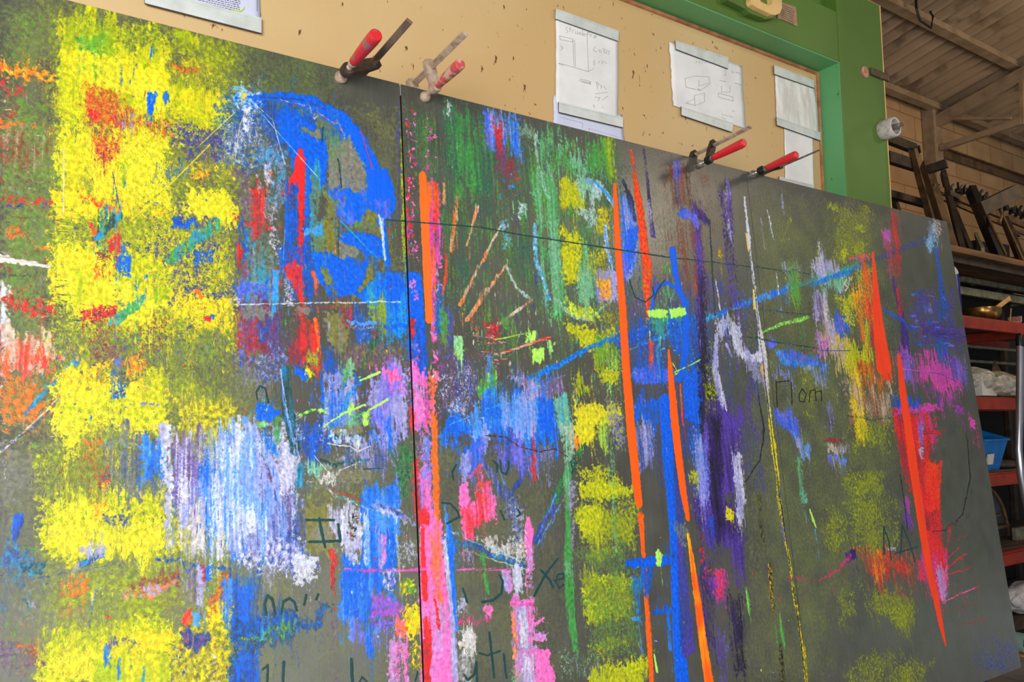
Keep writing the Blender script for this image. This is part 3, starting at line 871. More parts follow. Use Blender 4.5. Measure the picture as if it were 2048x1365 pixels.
P v .9 6 LAV/LBL 1580,860 1620,885 1620,920 1600,915
P v .8 6 GRN/MIN 1590,920 1602,920 1612,1000 1605,1010
P v .6 6 MIN/LBL 1600,960 1615,1000 1620,1010 1608,1010
L s .7 1.5 LBL 1630,1060,2 1635,1090,2
P v .9 5 VIO/LBL 1655,910 1695,915 1690,935 1655,930
P v .8 4 TAN/LAV 1652,890 1700,888 1700,905 1655,905
P h .7 4 MAR 1650,876 1680,880 1680,885 1650,884
L v .7 2 GRY/LAV 1522,440,5 1530,500,5
L s 1 1.5 WHT 1534,420,2.5 1541,450,3 1547,480,2.5
L s .9 1.5 WHT 1552,545,2.5 1558,590,3
L s .7 2 LAV 1563,390,5 1568,430,4
P g .6 8 YGR/OLI 1566,430 1575,430 1578,480 1568,470
P v .6 8 VIO/NB 1560,960 1562,1040 1570,1100
L s .9 1.5 GRN 1551,1250,2 1556,1290,3
L s .7 3 K/OLI 1518,990,6 1522,1050,8 1530,1100,5
L s .7 3 K/YO 1540,1130,7 1543,1200,8 1547,1230,4
L s .7 3 K/OLI 1560,1290,8 1565,1365,10
# horizontal light green
P v .6 8 GRN 1600,630 1615,640 1610,690 1604,680
P v .6 6 LAV/GRN 1560,520 1600,530 1600,600 1575,590
P v .7 8 GRN/YGR 1570,540 1600,540 1600,610 1580,610
L f 1.0 1.5 TEA 1330,514,2 1450,528,2 1620,548,2
L f 1.0 1.5 TEA 1495,674,2.5 1560,686,2.5 1640,698,2.5 1800,700,2
L f .9 1.2 TEA 1520,620,2 1620,630,2
# 1620-1800 cluster
P v 1.0 8 LAV/WHT 1622,530 1645,515 1680,535 1700,550 1700,570 1640,560 1625,550
P v .9 5 TAN/WHT 1634,487 1641,487 1642,530 1636,530
P v .9 8 GRN/MIN 1640,555 1700,550 1690,580 1640,580
L v 1.0 3 BLU/CYA 1625,570,10 1680,550,12 1720,535,10
P v .9 6 LAV/PLM 1624,590 1650,590 1660,640 1630,640
P v 1.0 4 TAN/WHT 1644,570 1654,600 1658,640 1648,640
P v .9 10 LAV/TAN 1630,640 1670,640 1680,710 1640,700
P v 1.0 6 VIO/BLU 1668,625 1700,630 1700,670 1670,665
P s .9 10 YEL/YGR 1670,590 1715,590 1720,650 1690,650
P s .8 10 YEL/OLI 1715,540 1745,540 1750,650 1725,660
P g 0.42 14 YGR/OLI 1655,400 1740,420 1740,530 1670,520
P s .8 6 YGR 1655,402 1672,404 1675,420 1660,418
P s .8 10 YGR/YEL 1670,495 1695,495 1690,525 1670,520
P s .8 5 YGR 1712,450 1728,450 1728,465 1712,462
P g .7 8 YGR 1705,490 1730,485 1728,515 1710,510
P s .9 5 ORG/MAG 1695,510 1745,510 1740,525 1700,522
P v .9 8 ORG/RED 1722,535 1742,535 1748,640 1730,640
P v .8 8 YO/ORG 1700,560 1725,580 1740,700 1720,690
P v .9 5 YGR/LIM 1728,650 1740,650 1740,700 1732,700
P v .8 10 MAG/LAV 1628,670 1665,680 1660,700 1630,700
P v .8 10 YO/LAV 1650,670 1700,680 1700,740 1660,730
P v 1.0 10 YEL/YGR 1690,690 1740,700 1750,730 1700,760 1690,730
P v .9 12 ORG/BR 1705,720 1790,720 1785,780 1720,770
P v 1.0 8 YEL/YO 1700,740 1722,750 1735,850 1740,880 1715,880 1700,820
P v .8 14 TAN/BR 1680,760 1790,780 1785,850 1700,830
P g 0.68 14 YGR/OLI 1700,850 1780,850 1770,900 1710,900
P v .5 10 VIO/LAV 1650,810 1670,810 1670,870 1655,870
P g 0.42 10 YGR/OLI 1605,740 1635,750 1630,830 1610,830
L f 1 1 TEA 1695,832,1.5 1740,840,2 1780,838,1.5
P g 0.72 10 YGR/OLI 1690,950 1722,945 1725,1010 1695,1000
P g 0.85 12 YGR/OLI 1718,940 1760,950 1765,1000 1745,1000 1725,990
P g 0.64 20 YGR/OLI 1700,1000 1790,1000 1780,1100 1710,1100
P g 0.51 14 YGR/OLI 1650,1000 1690,1040 1700,1100 1660,1110
P g 0.68 14 YGR/OLI 1730,1180 1790,1180 1830,1210 1835,1240 1800,1260 1750,1230
P g 0.68 14 YGR/OLI 1770,1180 1800,1200 1810,1290 1780,1250
P g 0.51 14 YGR/OLI 1675,1180 1700,1170 1700,1240 1680,1240
P g 0.72 16 YGR/OLI 1790,1320 1850,1330 1850,1400 1790,1400
P g 0.42 16 YGR/OLI 1700,1320 1790,1310 1790,1400 1700,1400
P v .6 10 RED/ORG/BR 1705,1090 1760,1100 1830,1115 1830,1150 1760,1140 1715,1120
P v .6 6 ORG/YO 1740,1090 1770,1110 1765,1170 1750,1170
P v .45 10 RED/BR 1730,1120 1830,1120 1830,1190 1740,1170
P f 1.0 3 DPU/PUR 1690,1105 1710,1100 1714,1118 1695,1126
L s .6 2 RED/MAG 1575,1155,4 1640,1160,5 1680,1140,8 1700,1110,6
P g .9 3 WHT/GRY 1775,1095 1790,1095 1790,1105 1778,1105
# red tapering strokes
P v .6 8 RED/MAR 1780,420 1800,428 1802,560 1788,560
P v .7 6 RED/MAG 1762,460 1780,462 1790,560 1775,540
P f .9 4 MAG/LAV 1763,462 1780,460 1782,485 1768,480
P v 1.1 4 REO/RED 1752,700 1782,710 1780,760 1770,755 1755,735
P v .7 6 RED/MAR 1735,600 1748,600 1752,700 1742,700
L v .9 3 DPU/PUR 1785,560,8 1795,600,6 1805,640,10 1812,690,14
P v 1.1 4 DPU/PUR 1800,640 1815,650 1822,720 1800,715
P v .9 5 RED/MAR 1790,570 1800,570 1806,640 1798,640
P s .42 16 PUR/NB 1820,575 1905,585 1915,640 1920,700 1830,690
P v .9 8 BLU/NB 1872,600 1895,600 1898,650 1880,650
P v .8 10 BLU/NB 1870,660 1900,660 1900,740 1875,730
P h .6 8 PUR/DPU 1830,640 1925,660 1930,690 1840,670
L v .9 4 BLU/NB 1770,620,10 1800,640,10 1830,660,8
P g .7 6 VIO/LAV 1850,605 1862,605 1862,620 1850,618
P g 1.0 8 CYA/WHT 1845,475 1865,465 1872,480 1868,500 1850,490
P g .8 8 LBL/WHT 1860,450 1875,450 1872,500 1862,500
P g .6 8 TAN/WHT 1865,445 1880,440 1875,475 1865,470
L v .8 4 NB/BLU 1872,500,8 1880,560,10 1886,600,10
P v .9 10 MAG/VIO 1790,700 1830,700 1840,760 1800,770
P v 1.1 10 MAG/PNM 1835,715 1900,720 1925,760 1928,790 1880,780 1840,760
P v .9 10 VIO/PUR 1880,700 1930,720 1935,780 1900,740
P h 1.1 6 MAG/PNM 1795,820 1830,808 1890,810 1885,822 1830,826 1800,835
P v .8 8 MAG/PUR 1800,750 1900,790 1920,810 1880,805
P v .9 5 BLU/NB 1780,795 1845,795 1840,820 1785,815
P s .9 5 MAG/PUR 1910,815 1930,820 1930,830 1912,825
P f .9 4 MAG/PNM 1938,835 1950,840 1950,860 1940,855
P v .8 4 MAG/MAR 1950,860 1958,870 1960,900 1952,890
P v 1.1 10 RED/MAG 1785,830 1870,830 1875,880 1850,900 1800,880
P v 1.1 10 RED 1785,840 1815,840 1870,940 1850,960 1810,920
P v 1.1 8 RED/MAR 1782,820 1860,860 1860,1000 1840,1020 1810,960
P h .9 5 RED/MAR 1850,860 1890,862 1885,870 1850,872
P f 1.1 4 RED/REO 1850,920 1878,930 1880,1020 1870,1060 1850,1060
P f 1.0 3 REO/RED 1880,920 1884,922 1880,980 1876,1000
P v .7 6 LAV/VIO 1835,850 1848,850 1845,900 1838,895
P s .8 4 WHT/LAV 1836,895 1848,895 1846,920 1838,915
P v 1.1 8 RED 1825,960 1850,980 1890,1100 1895,1160 1870,1180 1855,1140
P f 1.1 5 RED/MAR 1850,1020 1880,1025 1885,1065 1850,1060
P v 1.1 4 RED/MAG 1840,1110 1895,1100 1898,1160 1890,1200 1860,1190
P v .9 6 LAV/PNK 1870,1130 1895,1140 1892,1210 1878,1200
P v .8 6 MAG/PUR 1800,1000 1820,995 1825,1060 1805,1040
P s .9 5 RED/MAG 1830,1120 1850,1120 1850,1170 1835,1160
L f 1.0 1.5 RED 1897,1135,2 1920,1115,3 1934,1108,2
L f 1.0 1.5 RED 1898,1149,2 1920,1142,3 1941,1138,2
L s .9 1.5 RED 1893,1120,2 1917,1096,3
L f 1.0 1.5 RED/PNK 1887,1205,2 1925,1187,3 1957,1174,2
L g .7 1.5 RED/MAR 1885,1227,2 1965,1205,2
L g .7 1.5 RED/MAR 1920,1250,2 1975,1240,3
L s .8 2 RED 1895,1090,3 1901,1060,5 1905,1050,3
L v .6 3 BR/RED 1895,1090,3 1925,1075,4 1940,1065,2
L f .8 1.2 K 1935,880,1.5 1940,960,2 1925,1030,2 1895,1060,2 1865,1065,2
P g .35 20 NB/VIO 1960,1280 2030,1290 2030,1340 1970,1340
L f .9 1.2 K 1516,790,2 1528,860,2.5 1520,920,2 1490,965,2
L f .9 1.2 K 1800,950,1.5 1808,1000,1.5 1815,1060,1.5
M s 70 6 LIM/WHT/RED/CYA/YEL 2 600,700 1000,700 1000,880 600,880
M s 60 7 LIM/MIN/CYA/BLU/WHT 2 1240,600 1480,600 1480,760 1240,760
M s 60 6 BLU/NB/ORG/PLM 2.5 110,380 460,380 460,900 110,900
M s 40 6 WHT/LAV/CYA 2 470,850 800,850 800,1150 470,1150
M s 30 5 YEL/WHT/RED/LIM 1.5 1260,1000 1650,1000 1650,1360 1260,1360
M h 40 12 PUR/NB/VIO/BLU 4 1820,580 1905,585 1925,700 1830,695
M h 24 16 NB/PUR/GRY 3 345,430 465,440 465,540 345,560
P v .38 16 WHT/LAV/LBL 330,870 600,860 610,1110 340,1100
P v .8 8 WHT/TAN/LAV 378,1000 412,990 410,1115 384,1115
P v .8 10 WHT/LBL/LAV 440,885 500,870 560,1000 520,1080 460,1060
WARP
M v 170 16 NB/BLU/LAV/CYA/MAR/OLI/GRN/PNK 1.8 480,470 812,460 815,900 480,900
M v 130 22 LAV/LBL/NB/PUR/WHT/BLU 2 330,870 600,870 610,1110 340,1110
M v 150 12 MIN/GRN/OLI/TAN/NB/RED 1.8 880,560 1225,560 1225,800 880,820
M v 120 14 YGR/BR/NB/GRN/LEM 1.6 110,120 460,180 465,1360 100,1360
M v 110 16 NB/PUR/LAV/OLI/BLU 1.6 1270,520 1480,560 1490,1000 1270,900
M v 90 14 PNK/LAV/BLU/WHT/RED 1.8 680,1010 815,1010 830,1340 690,1240
M v 60 12 PUR/NB/RED/TAN/OLI 1.5 1640,560 1900,640 1890,900 1660,880
M h 70 9 BR/ORG/OLI/TAN 1.6 0,180 110,200 110,880 0,880
P h .9 5 WHT/TAN 0,508 50,520 100,530 98,538 40,530 0,522
L g .9 2 WHT 470,610,2 600,606,3 800,604,3
L f 1.2 4 BLU 700,250,10 730,300,14 745,330,12
P f 1.25 4 BLU 735,345 775,340 783,370 778,400 735,400
L f 1.3 3 RED 600,303,10 602,330,16 598,350,24 580,362,8
L s 1.0 2 LIM 648,855,4 690,825,6 730,810,4
L f 1 1.5 LIM 740,820,4 775,800,5
L s 1 1.5 LIM 720,762,4 760,745,6
L s .8 2 GRN/LIM 600,830,5 630,820,6
L h .62 2 PNK/MAG 690,1140,6 740,1142,8 850,1140,8
L f 1.3 2 ORG 845,350,14 848,400,18 852,500,16 858,640,14
L s .9 1.5 YGR/LIM 990,680,4 1060,665,3
L h .8 2 RED/TAN 1000,708,5 1100,675,6
L s 1.0 1 MAR/K 970,872,2 1010,875,2 1040,895,2 1080,905,3 1110,898,2 1135,915,2
L h .62 2 PNK/MAG 915,1140,5 1010,1140,7
L s 1.0 3 ORG/RED 1292,560,16 1295,640,6
L f 1 1.5 LIM 1308,1310,3 1314,1345,5
L f 1.1 2.5 BLU 1304,620,6 1306,590,6 1318,570,6 1335,566,7 1352,575,7 1365,600,8 1375,640,10
L f 1.2 3 BLU 1345,500,14 1350,545,12 1360,580,8 1375,610,8
L f 1.1 3 BLU 1372,640,12 1372,700,14 1360,760,10
P f 1.1 3 LIM 1293,622 1310,618 1335,622 1332,636 1298,634
P f 1.1 3 LIM 1338,618 1370,616 1372,632 1342,636
L s 1 1.5 LIM 1350,745,3 1400,720,4
L s 1.1 2 WHT 1490,395,4 1497,470,6 1503,520,4 1510,590,6 1518,650,6
L s .62 3 YEL/YO/YGR 1540,840,6 1547,900,10 1556,960,6 1560,1020,8 1572,1090,5 1584,1150,6 1588,1190,8 1600,1260,5 1607,1300,8 1612,1365,8
L g 1.0 1 K 1500,500,1.5 1530,760,2 1560,1000,2 1590,1200,2 1617,1400,2
L f 1.1 2 LIM 1620,1020,3 1626,1040,5 1632,1056,2
L v 1.0 2.5 LIM/GRN 1493,1175,4 1497,1210,7 1502,1245,3
L v 1.0 2.5 LIM/GRN 1560,1230,4 1564,1265,7 1570,1300,3
L s 1.0 2.5 LIM/GRN 1525,665,4 1560,650,8 1600,640,10 1615,635,8
L l 1.0 1 YEL 262,440,2 300,410,2 420,290,2
L l 1.0 1 YEL/TAN 400,290,1.5 470,225,2
L l 1.0 1 YGR 360,275,1.5 395,240,1.5
L l 1.0 1 WHT/TAN 127,300,2 128,360,2 126,430,1.5
L l .8 1 NB 225,345,1.5 240,420,1.5
L l .8 1 WHT 570,330,1.5 545,240,1 500,200,1
L l .9 1 WHT/CYA 500,200,1.5 560,270,1.5 640,360,1.5
L l .8 1 TAN 470,320,1.5 480,250,1.5 492,220,1.5
L l .9 1 LBL 570,460,1.5 566,520,1.5
L l .9 1 RED 720,258,1.5 745,340,1.5
L g .9 2 WHT 757,430,4 765,470,6 770,520,4
L l 1.0 1 TAN/WHT 655,888,2 680,892,2 700,893,2 715,904,2 740,893,2
L l .9 1 WHT 668,960,1.2 628,912,1.2
L g .9 2 LAV/WHT 560,740,3 575,830,3 600,920,3
L l 1.0 1 NB 1640,702,1.5 1700,702,1.5
L l .9 1 PUR 1830,742,1.5 1880,748,1.5 1915,765,1.5
L l .9 1 MAG/LAV 1800,738,2 1860,745,1.5
L s .9 1.5 WHT 1432,560,3 1440,620,3
L f 1.3 2 ORR 1229,368,6 1232,420,10 1236,500,13 1245,620,15 1252,740,16 1262,860,17 1272,960,17 1278,1010,14
L f 1.3 2 ORR 1337,700,4 1342,760,12 1350,850,16 1358,920,14 1366,980,14 1376,1040,8
L f 1.3 2 ORR/YO 1376,1070,5 1385,1130,10 1395,1200,14 1405,1280,16 1418,1365,18 1424,1420,18
L f 1.35 2 REO 1746,505,4 1750,560,10 1754,620,17 1760,680,24 1768,735,30
L f 1.35 2 REO 1797,710,6 1805,780,14 1815,850,16 1826,930,17 1838,1010,16 1848,1080,14 1858,1140,14 1872,1200,12 1882,1250,9 1891,1292,3
# horizontal chalk line top
L l 1.0 1.2 TEA 770,440,2.6 960,455,2.6 1040,470,2.6 1330,514,2.6
# lettering
L l 1.1 1.2 TEA 514,800,3.9 512,785,3.9 520,773,3.9 530,778,3.9 536,805,5.2
L l 1.1 1.2 TEA 612,1041,5.2 668,1041,5.2
L l 1.1 1.2 TEA 638,1038,5.2 642,1060,6.5 650,1095,5.2
L l 1.1 1.2 TEA 618,1085,5.2 680,1083,5.2
L l 1.1 1.2 TEA 676,1050,5.2 680,1080,6.5
L l 1.1 1.5 TEA 532,1230,5.2 528,1210,6.5 534,1192,5.2 544,1200,6.5 550,1228,5.2
L l 1.1 1.5 TEA 562,1228,5.2 566,1205,5.2 578,1198,5.2 588,1205,5.2 593,1222,5.2
L l 1.1 1.5 TEA 608,1210,5.2 612,1192,5.2
L l 1.1 1.5 TEA 632,1200,5.2 636,1190,5.2
L l 1.1 1.2 TEA 525,1340,3.9 535,1332,5.2 533,1400,5.2
L l 1.1 1.2 TEA 567,1326,6.5 564,1400,5.2
L l 1.1 1.2 TEA 702,1320,6.5 706,1400,6.5
L l 1.1 1.2 TEA 716,1370,3.9 724,1355,3.9 734,1365,3.9
L l 1.1 1.2 TEA 835,1345,3.9 830,1362,3.9
L l 1.1 1.2 TEA 912,930,3.9 904,945,5.2 906,960,3.9
L l 1.1 1.2 TEA 1000,922,3.9 1003,945,3.9 1012,950,3.9 1017,935,3.9 1016,924,3.9
L l 1.1 1.2 TEA 985,922,3.9 994,930,5.2 994,945,3.9
L l 1.1 1.2 TEA 884,1007,3.9 900,1008,3.9 915,1025,5.2 918,1035,5.2 893,1048,3.9
L l 1.1 1.2 TEA 1000,1022,3.9 1008,1040,3.9
L l 1.1 1.2 TEA 1036,1020,3.9 1040,1030,3.9 1034,1034,3.9
L l 1.1 1.2 TEA 925,1178,3.9 934,1205,5.2
L l 1.1 1.2 TEA 964,1205,5.2 985,1202,5.2 1002,1188,5.2 1005,1165,5.2 998,1150,3.9
L l 1.1 1.2 TEA 1115,1118,3.9 1090,1150,5.2 1068,1193,5.2
L l 1.1 1.2 TEA 1082,1142,5.2 1098,1160,5.2 1105,1175,5.2
L l 1.1 1.2 TEA 1108,1162,3.9 1126,1158,3.9 1127,1148,3.9 1115,1150,3.9 1111,1165,3.9 1118,1178,3.9 1127,1170,3.9
L l 1.1 1.2 TEA 958,1307,3.9 974,1312,3.9 1000,1303,3.9
L l 1.1 1.2 TEA 978,1266,5.2 982,1300,5.2 988,1356,5.2
L l 1.1 1.2 TEA 1007,1310,5.2 1012,1356,5.2
L l 1.1 1.2 TEA 928,1350,3.9 935,1362,3.9 948,1350,5.2 952,1325,5.2 955,1400,5.2
L g .9 1.2 TEA 728,940,3 765,938,3
L l 1 1 K 1552,762,2 1554,815,2
L l 1 1 K 1553,765,2 1578,762,2
L l .8 1 K 1582,765,2 1584,810,2
L l 1 1 K 1598,790,2 1604,778,2 1612,788,2 1608,805,2 1599,803,2 1598,790,2
L l 1 1 K 1618,805,2 1620,782,2 1630,780,2 1632,803,2
L l 1 1 K 1632,785,2 1642,782,2 1643,803,2
L l 1 1.2 TEA 1768,1110,2.6 1767,1055,2.6 1778,1085,2.6 1782,1120,2.6
L l 1 1.2 TEA 1801,1110,2.6 1804,1050,2.6 1820,1090,2.6 1830,1125,2.6
L l 1 1.2 TEA 1790,1108,2.6 1835,1095,2.6
L l 1 1.5 MIN 1668,560,3 1672,575,3 1680,575,3 1680,560,3
L l 1 1.5 TAN 1693,560,3 1688,568,3 1696,575,3 1690,582,3
L l .9 1.2 TEA 1308,600,2.0 1315,580,2.6 1330,560,2.6
L l .9 1.2 TEA 1258,560,2.6 1270,595,2.6 1290,605,2.6 1308,590,2.6 1305,575,2.0"""
CX0, CX1, CZ0, CZ1 = -0.52, 3.66, -0.90, 1.09
RES = 860
def build_canvas():
    rng = np.random.default_rng(7)
    W = int((CX1-CX0)*RES); H = int((CZ1-CZ0)*RES)
    f32 = np.float32
    # photograph coordinates of every texel centre, only used to place the strokes
    X = (CX0 + (np.arange(W)+0.5)/RES)[None, :]; Z = (CZ0 + (np.arange(H)+0.5)/RES)[:, None]
    p = [X*EX[i] + 1.75*LY[i] + Z*LZ[i] for i in range(3)]
    PX = (1024 + FPX*p[0]/p[2]).astype(f32); PY = (682.5 + FPX*p[1]/p[2]).astype(f32)
    fy = np.fft.fftfreq(H)[:, None].astype(f32); fx = np.fft.rfftfreq(W)[None, :].astype(f32)
    def field(sx, sy, band=0.0):
        F = np.fft.rfft2(rng.standard_normal((H, W), dtype=f32))
        G = np.exp(-2*math.pi**2*((fx*sx)**2 + (fy*sy)**2))
        if band: G = G - np.exp(-2*math.pi**2*((fx*sx*band)**2 + (fy*sy*band)**2))
        n = np.fft.irfft2(F*G, s=(H, W)).astype(f32); n -= n.mean(); n /= n.std()
        return n
    uni = lambda n: (0.5*(1+np.tanh(0.8*n))).astype(f32)
    g = field(0.75, 0.9); md = field(2.4, 2.8, 2.0); big = field(16, 16)
    v1 = field(0.8, 12)*0.6 + field(0.9, 46)*0.8; v2 = field(2.0, 70)*0.7 + field(6, 60)*0.7; h1 = field(12, 0.8)*0.6 + field(50, 1.0)*0.8
    wv = field(1.5, 9)*0.5 + field(4, 20)*0.6 + field(12, 14)*0.5; wi = field(4, 4)*0.55 + field(14, 14)*0.7; wi2 = np.roll(wi, (311, 977), (0, 1))
    worm = np.abs(field(1.2, 1.35, 1.8)); worm = worm/worm.std()-1.2
    TEX = {'s': uni((0.6*worm + 0.45*md + 0.5*g + 0.4*big)/0.95), 'g': uni((0.85*g + 0.4*md + 0.3*big)/0.95),
           'v': uni((0.62*v1 + 0.3*v2 + 0.55*g + 0.35*big)/0.95), 'h': uni((0.8*h1 + 0.4*g + 0.3*big)/0.95),
           'f': (0.45*uni((0.6*v1+0.5*g)/0.8)).astype(f32)}
    CN = {'s': uni(0.8*md+0.5*g), 'g': uni(0.7*md+0.6*g), 'v': uni((0.6*v2+0.45*v1+0.3*g+0.5*big)), 'h': uni(h1), 'f': uni((0.5*v2+0.3*v1+0.6*big))}
    SH = {'s': .26, 'g': .5, 'v': .5, 'h': .4, 'f': .5}
    TH = {'s': 1.0, 'g': .25, 'v': .6, 'h': .6, 'f': .75}
    MD = uni(md)
    C = np.empty((H, W, 3), f32)
    base = np.array([78, 77, 68], f32)/255
    for k in range(3): C[..., k] = base[k]*(1 + 0.03*big + 0.02*v1 + 0.012*g)
    A = np.zeros((H, W), f32); HT = (0.5+0.008*g).astype(f32)
    def canvas_xy(px, py):
        X_, Z_ = on_lean(px, py); return (X_-CX0)*RES, (Z_-CZ0)*RES
    def window(T, h, w):
        oy = int(rng.integers(0, max(1, H-h))); ox = int(rng.integers(0, max(1, W-w))); return T[oy:oy+h, ox:ox+w]
    def paint(kind, tex, cover, soft, cols, pts, fine=True):
        if kind == 'L': xs = [q[0] for q in pts]; ys = [q[1] for q in pts]; pad = max(q[2] for q in pts)/2 + soft*2
        else: xs = [q[0] for q in pts]; ys = [q[1] for q in pts]; pad = soft*1.6
        cs = [canvas_xy(a, b) for a in (min(xs)-pad, max(xs)+pad) for b in (min(ys)-pad, max(ys)+pad)]
        x0 = max(0, int(min(c[0] for c in cs))-2); x1 = min(W, int(max(c[0] for c in cs))+3)
        y0 = max(0, int(min(c[1] for c in cs))-2); y1 = min(H, int(max(c[1] for c in cs))+3)
        if x1 <= x0+1 or y1 <= y0+1: return
        qx = PX[y0:y1, x0:x1]; qy = PY[y0:y1, x0:x1]; h, w = qx.shape
        if tex != 'l':
            ax_, ay_ = {'v': (.16, 1.3), 'f': (.10, .45), 'h': (1.2, .2), 's': (.55, .55), 'g': (.7, .7)}[tex]
            am = min(soft, 14)*(0.9 if kind == 'P' else 0.55)
            qx = qx + am*ax_*window(wi, h, w); qy = qy + am*ay_*window(wv if tex in 'vf' else wi2, h, w)
        else: tex = 'f'
        if kind == 'P':
            n = len(pts); d2 = None; ins = np.zeros((h, w), bool)
            for i in range(n):
                ax, ay = pts[i][:2]; bx, by = pts[(i+1) % n][:2]
                ex, ey = bx-ax, by-ay; wx = qx-ax; wy = qy-ay
                t = np.clip((wx*ex+wy*ey)/(ex*ex+ey*ey+1e-9), 0, 1)
                dd = (wx-ex*t)**2 + (wy-ey*t)**2
                d2 = dd if d2 is None else np.minimum(d2, dd)
                c = (ay > qy) != (by > qy)
                ins ^= c & (qx < ex*(qy-ay)/(ey if abs(ey) > 1e-6 else 1e-6) + ax)
            sd = np.sqrt(d2); sd = np.where(ins, sd, -sd)
        else:
            sd = None
            for i in range(len(pts)-1):
                ax, ay, aw = pts[i]; bx, by, bw = pts[i+1]
                ex, ey = bx-ax, by-ay; wx = qx-ax; wy = qy-ay
                t = np.clip((wx*ex+wy*ey)/(ex*ex+ey*ey+1e-9), 0, 1)
                dd = (aw+(bw-aw)*t)/2 - np.sqrt((wx-ex*t)**2 + (wy-ey*t)**2)
                sd = dd if sd is None else np.maximum(sd, dd)
        rough = soft*(1.0 if kind == 'P' else 0.5)
        s = sd + rough*(window(MD, h, w)-0.5) + (soft*0.35 if kind == 'P' else soft*0.3)
        if kind == 'P' and soft >= 10: s = s + soft*0.5*(window(TEX['g'], h, w)-0.5)
        d = np.clip(s/soft, 0, 1); d = d*d*(3-2*d)
        nz = window(TEX[tex], h, w)
        cov = cover*(1 + 0.16*window(big, h, w)) if tex in 'sgv' else cover
        a = np.clip((cov*d - nz)/SH[tex] + 0.5, 0, 1) * np.minimum(1, d*5)*(0.93 if tex == 'v' else 1)
        if tex == 'g': a = a*0.85
        if tex == 'g' and soft >= 28 and kind == 'P': a = np.clip(cover*d*(1.0 + 1.5*(nz-0.5) + 0.25*window(big, h, w)), 0, 1)
        k = len(cols); 
        if k == 1: cc = np.broadcast_to(cols[0], (h, w, 3))
        else:
            u = np.clip((window(CN[tex], h, w)-0.5)*1.15+0.42, 0, 1)*(k-1)
            cc = np.zeros((h, w, 3), f32)
            for j in range(k): cc += np.clip(1-np.abs(u-j), 0, 1)[..., None]*cols[j]
        lum = 1 + 0.10*(window(TEX['v' if tex in 'vf' else 'g'], h, w)-0.5)
        a3 = a[..., None]
        C[y0:y1, x0:x1] = C[y0:y1, x0:x1]*(1-a3) + cc*lum[..., None]*a3
        A[y0:y1, x0:x1] = A[y0:y1, x0:x1]*(1-a) + a
        rel = 0.55 + 0.45*np.clip(cover*d-nz, 0, 1)*TH[tex] + 0.25*(window(MD, h, w)-0.5)*TH[tex]
        if tex in 'vf': rel = rel + 0.18*(nz-0.5)
        HT[y0:y1, x0:x1] = HT[y0:y1, x0:x1]*(1-a*0.8) + rel*a*0.8
    for line in STROKES.strip().splitlines():
        if line == 'WARP':
            for sh, gain, off in ((34, 0.9, 0.55), (-22, 0.8, 0.9)):
                iy = np.clip(np.arange(H)[:, None] + np.round(sh*(1+0.6*v2)).astype(np.int32), 0, H-1)
                ix = np.broadcast_to(np.arange(W)[None, :], (H, W))
                mk = np.clip(0.62*v1 + 0.5*g + 0.5*np.roll(big, sh*9, 0) - off, 0, 1)*gain*A[iy, ix]
                for k in range(3): C[..., k] = C[..., k]*(1-mk) + C[..., k][iy, ix]*mk
                A[:] = A*(1-mk) + A[iy, ix]*mk; HT[:] = HT*(1-mk*.6) + HT[iy, ix]*mk*.6
            # one pass of the squeegee: drags everything laid so far a little up and down
            amp = 2.0 + 4.0*np.clip(np.roll(big, 500, 1), -0.5, 1.6)
            iy = np.clip(np.arange(H)[:, None] + (amp*wv).astype(np.int32), 0, H-1)
            ix = np.clip(np.arange(W)[None, :] + (1.2*wi).astype(np.int32), 0, W-1)
            mixk = np.clip(0.75 + 0.25*v1, 0, 1)
            for T in (A, HT): T[:] = T*(1-mixk) + T[iy, ix]*mixk
            for k in range(3): C[..., k] = C[..., k]*(1-mixk) + C[..., k][iy, ix]*mixk
            # grain of the sheet showing through thin paint, and small crumbs of pigment
            mk = np.clip((g-1.15)*0.9, 0, 1)*0.5*A*np.clip(0.6+0.5*big, 0, 1)
            for k in range(3): C[..., k] = C[..., k]*(1-mk) + base[k]*0.85*mk
            C *= (1 + 0.045*g*A + 0.05*md*A)[..., None]
            np.clip(C, 0, 1, out=C)
            continue
        if not line or line[0] == '#': continue
        f = line.split()
        if f[0] == 'M':
            tex, n, ln, names, wd = f[1], int(f[2]), float(f[3]), f[4].split('/'), float(f[5])
            poly = [tuple(map(float, q.split(','))) for q in f[6:]]
            xs = [q[0] for q in poly]; ys = [q[1] for q in poly]; made = 0; tries = 0
            while made < n and tries < n*8:
                tries += 1; x = rng.uniform(min(xs), max(xs)); y = rng.uniform(min(ys), max(ys)); ins = False
                for i in range(len(poly)):
                    (ax, ay), (bx, by) = poly[i], poly[(i+1) % len(poly)]
                    if (ay > y) != (by > y) and x < (bx-ax)*(y-ay)/(by-ay)+ax: ins = not ins
                if not ins: continue
                made += 1; c = np.array(PAL[names[int(rng.integers(len(names)))]], f32)/255
                L = ln*rng.uniform(0.5, 1.3); ang = {'v': math.pi/2, 'h': 0.1}.get(tex, rng.uniform(0, 3.14)) + rng.uniform(-.12, .12)
                dx, dy = math.cos(ang)*L/2, math.sin(ang)*L/2; w0 = wd*rng.uniform(0.5, 1.4)
                paint('L', tex, rng.uniform(.7, 1.1), 2.5, [c], [(x-dx, y-dy, w0*0.5), (x, y, w0), (x+dx, y+dy, w0*0.4)])
            continue
        cols = [np.array(PAL[n], f32)/255 for n in f[4].split('/')]
        paint(f[0], f[1], float(f[2]), max(1.0, float(f[3])), cols, [tuple(map(float, q.split(','))) for q in f[5:]])
    return np.clip(C, 0, 1), np.clip(A, 0, 1), np.clip(HT, 0, 1)
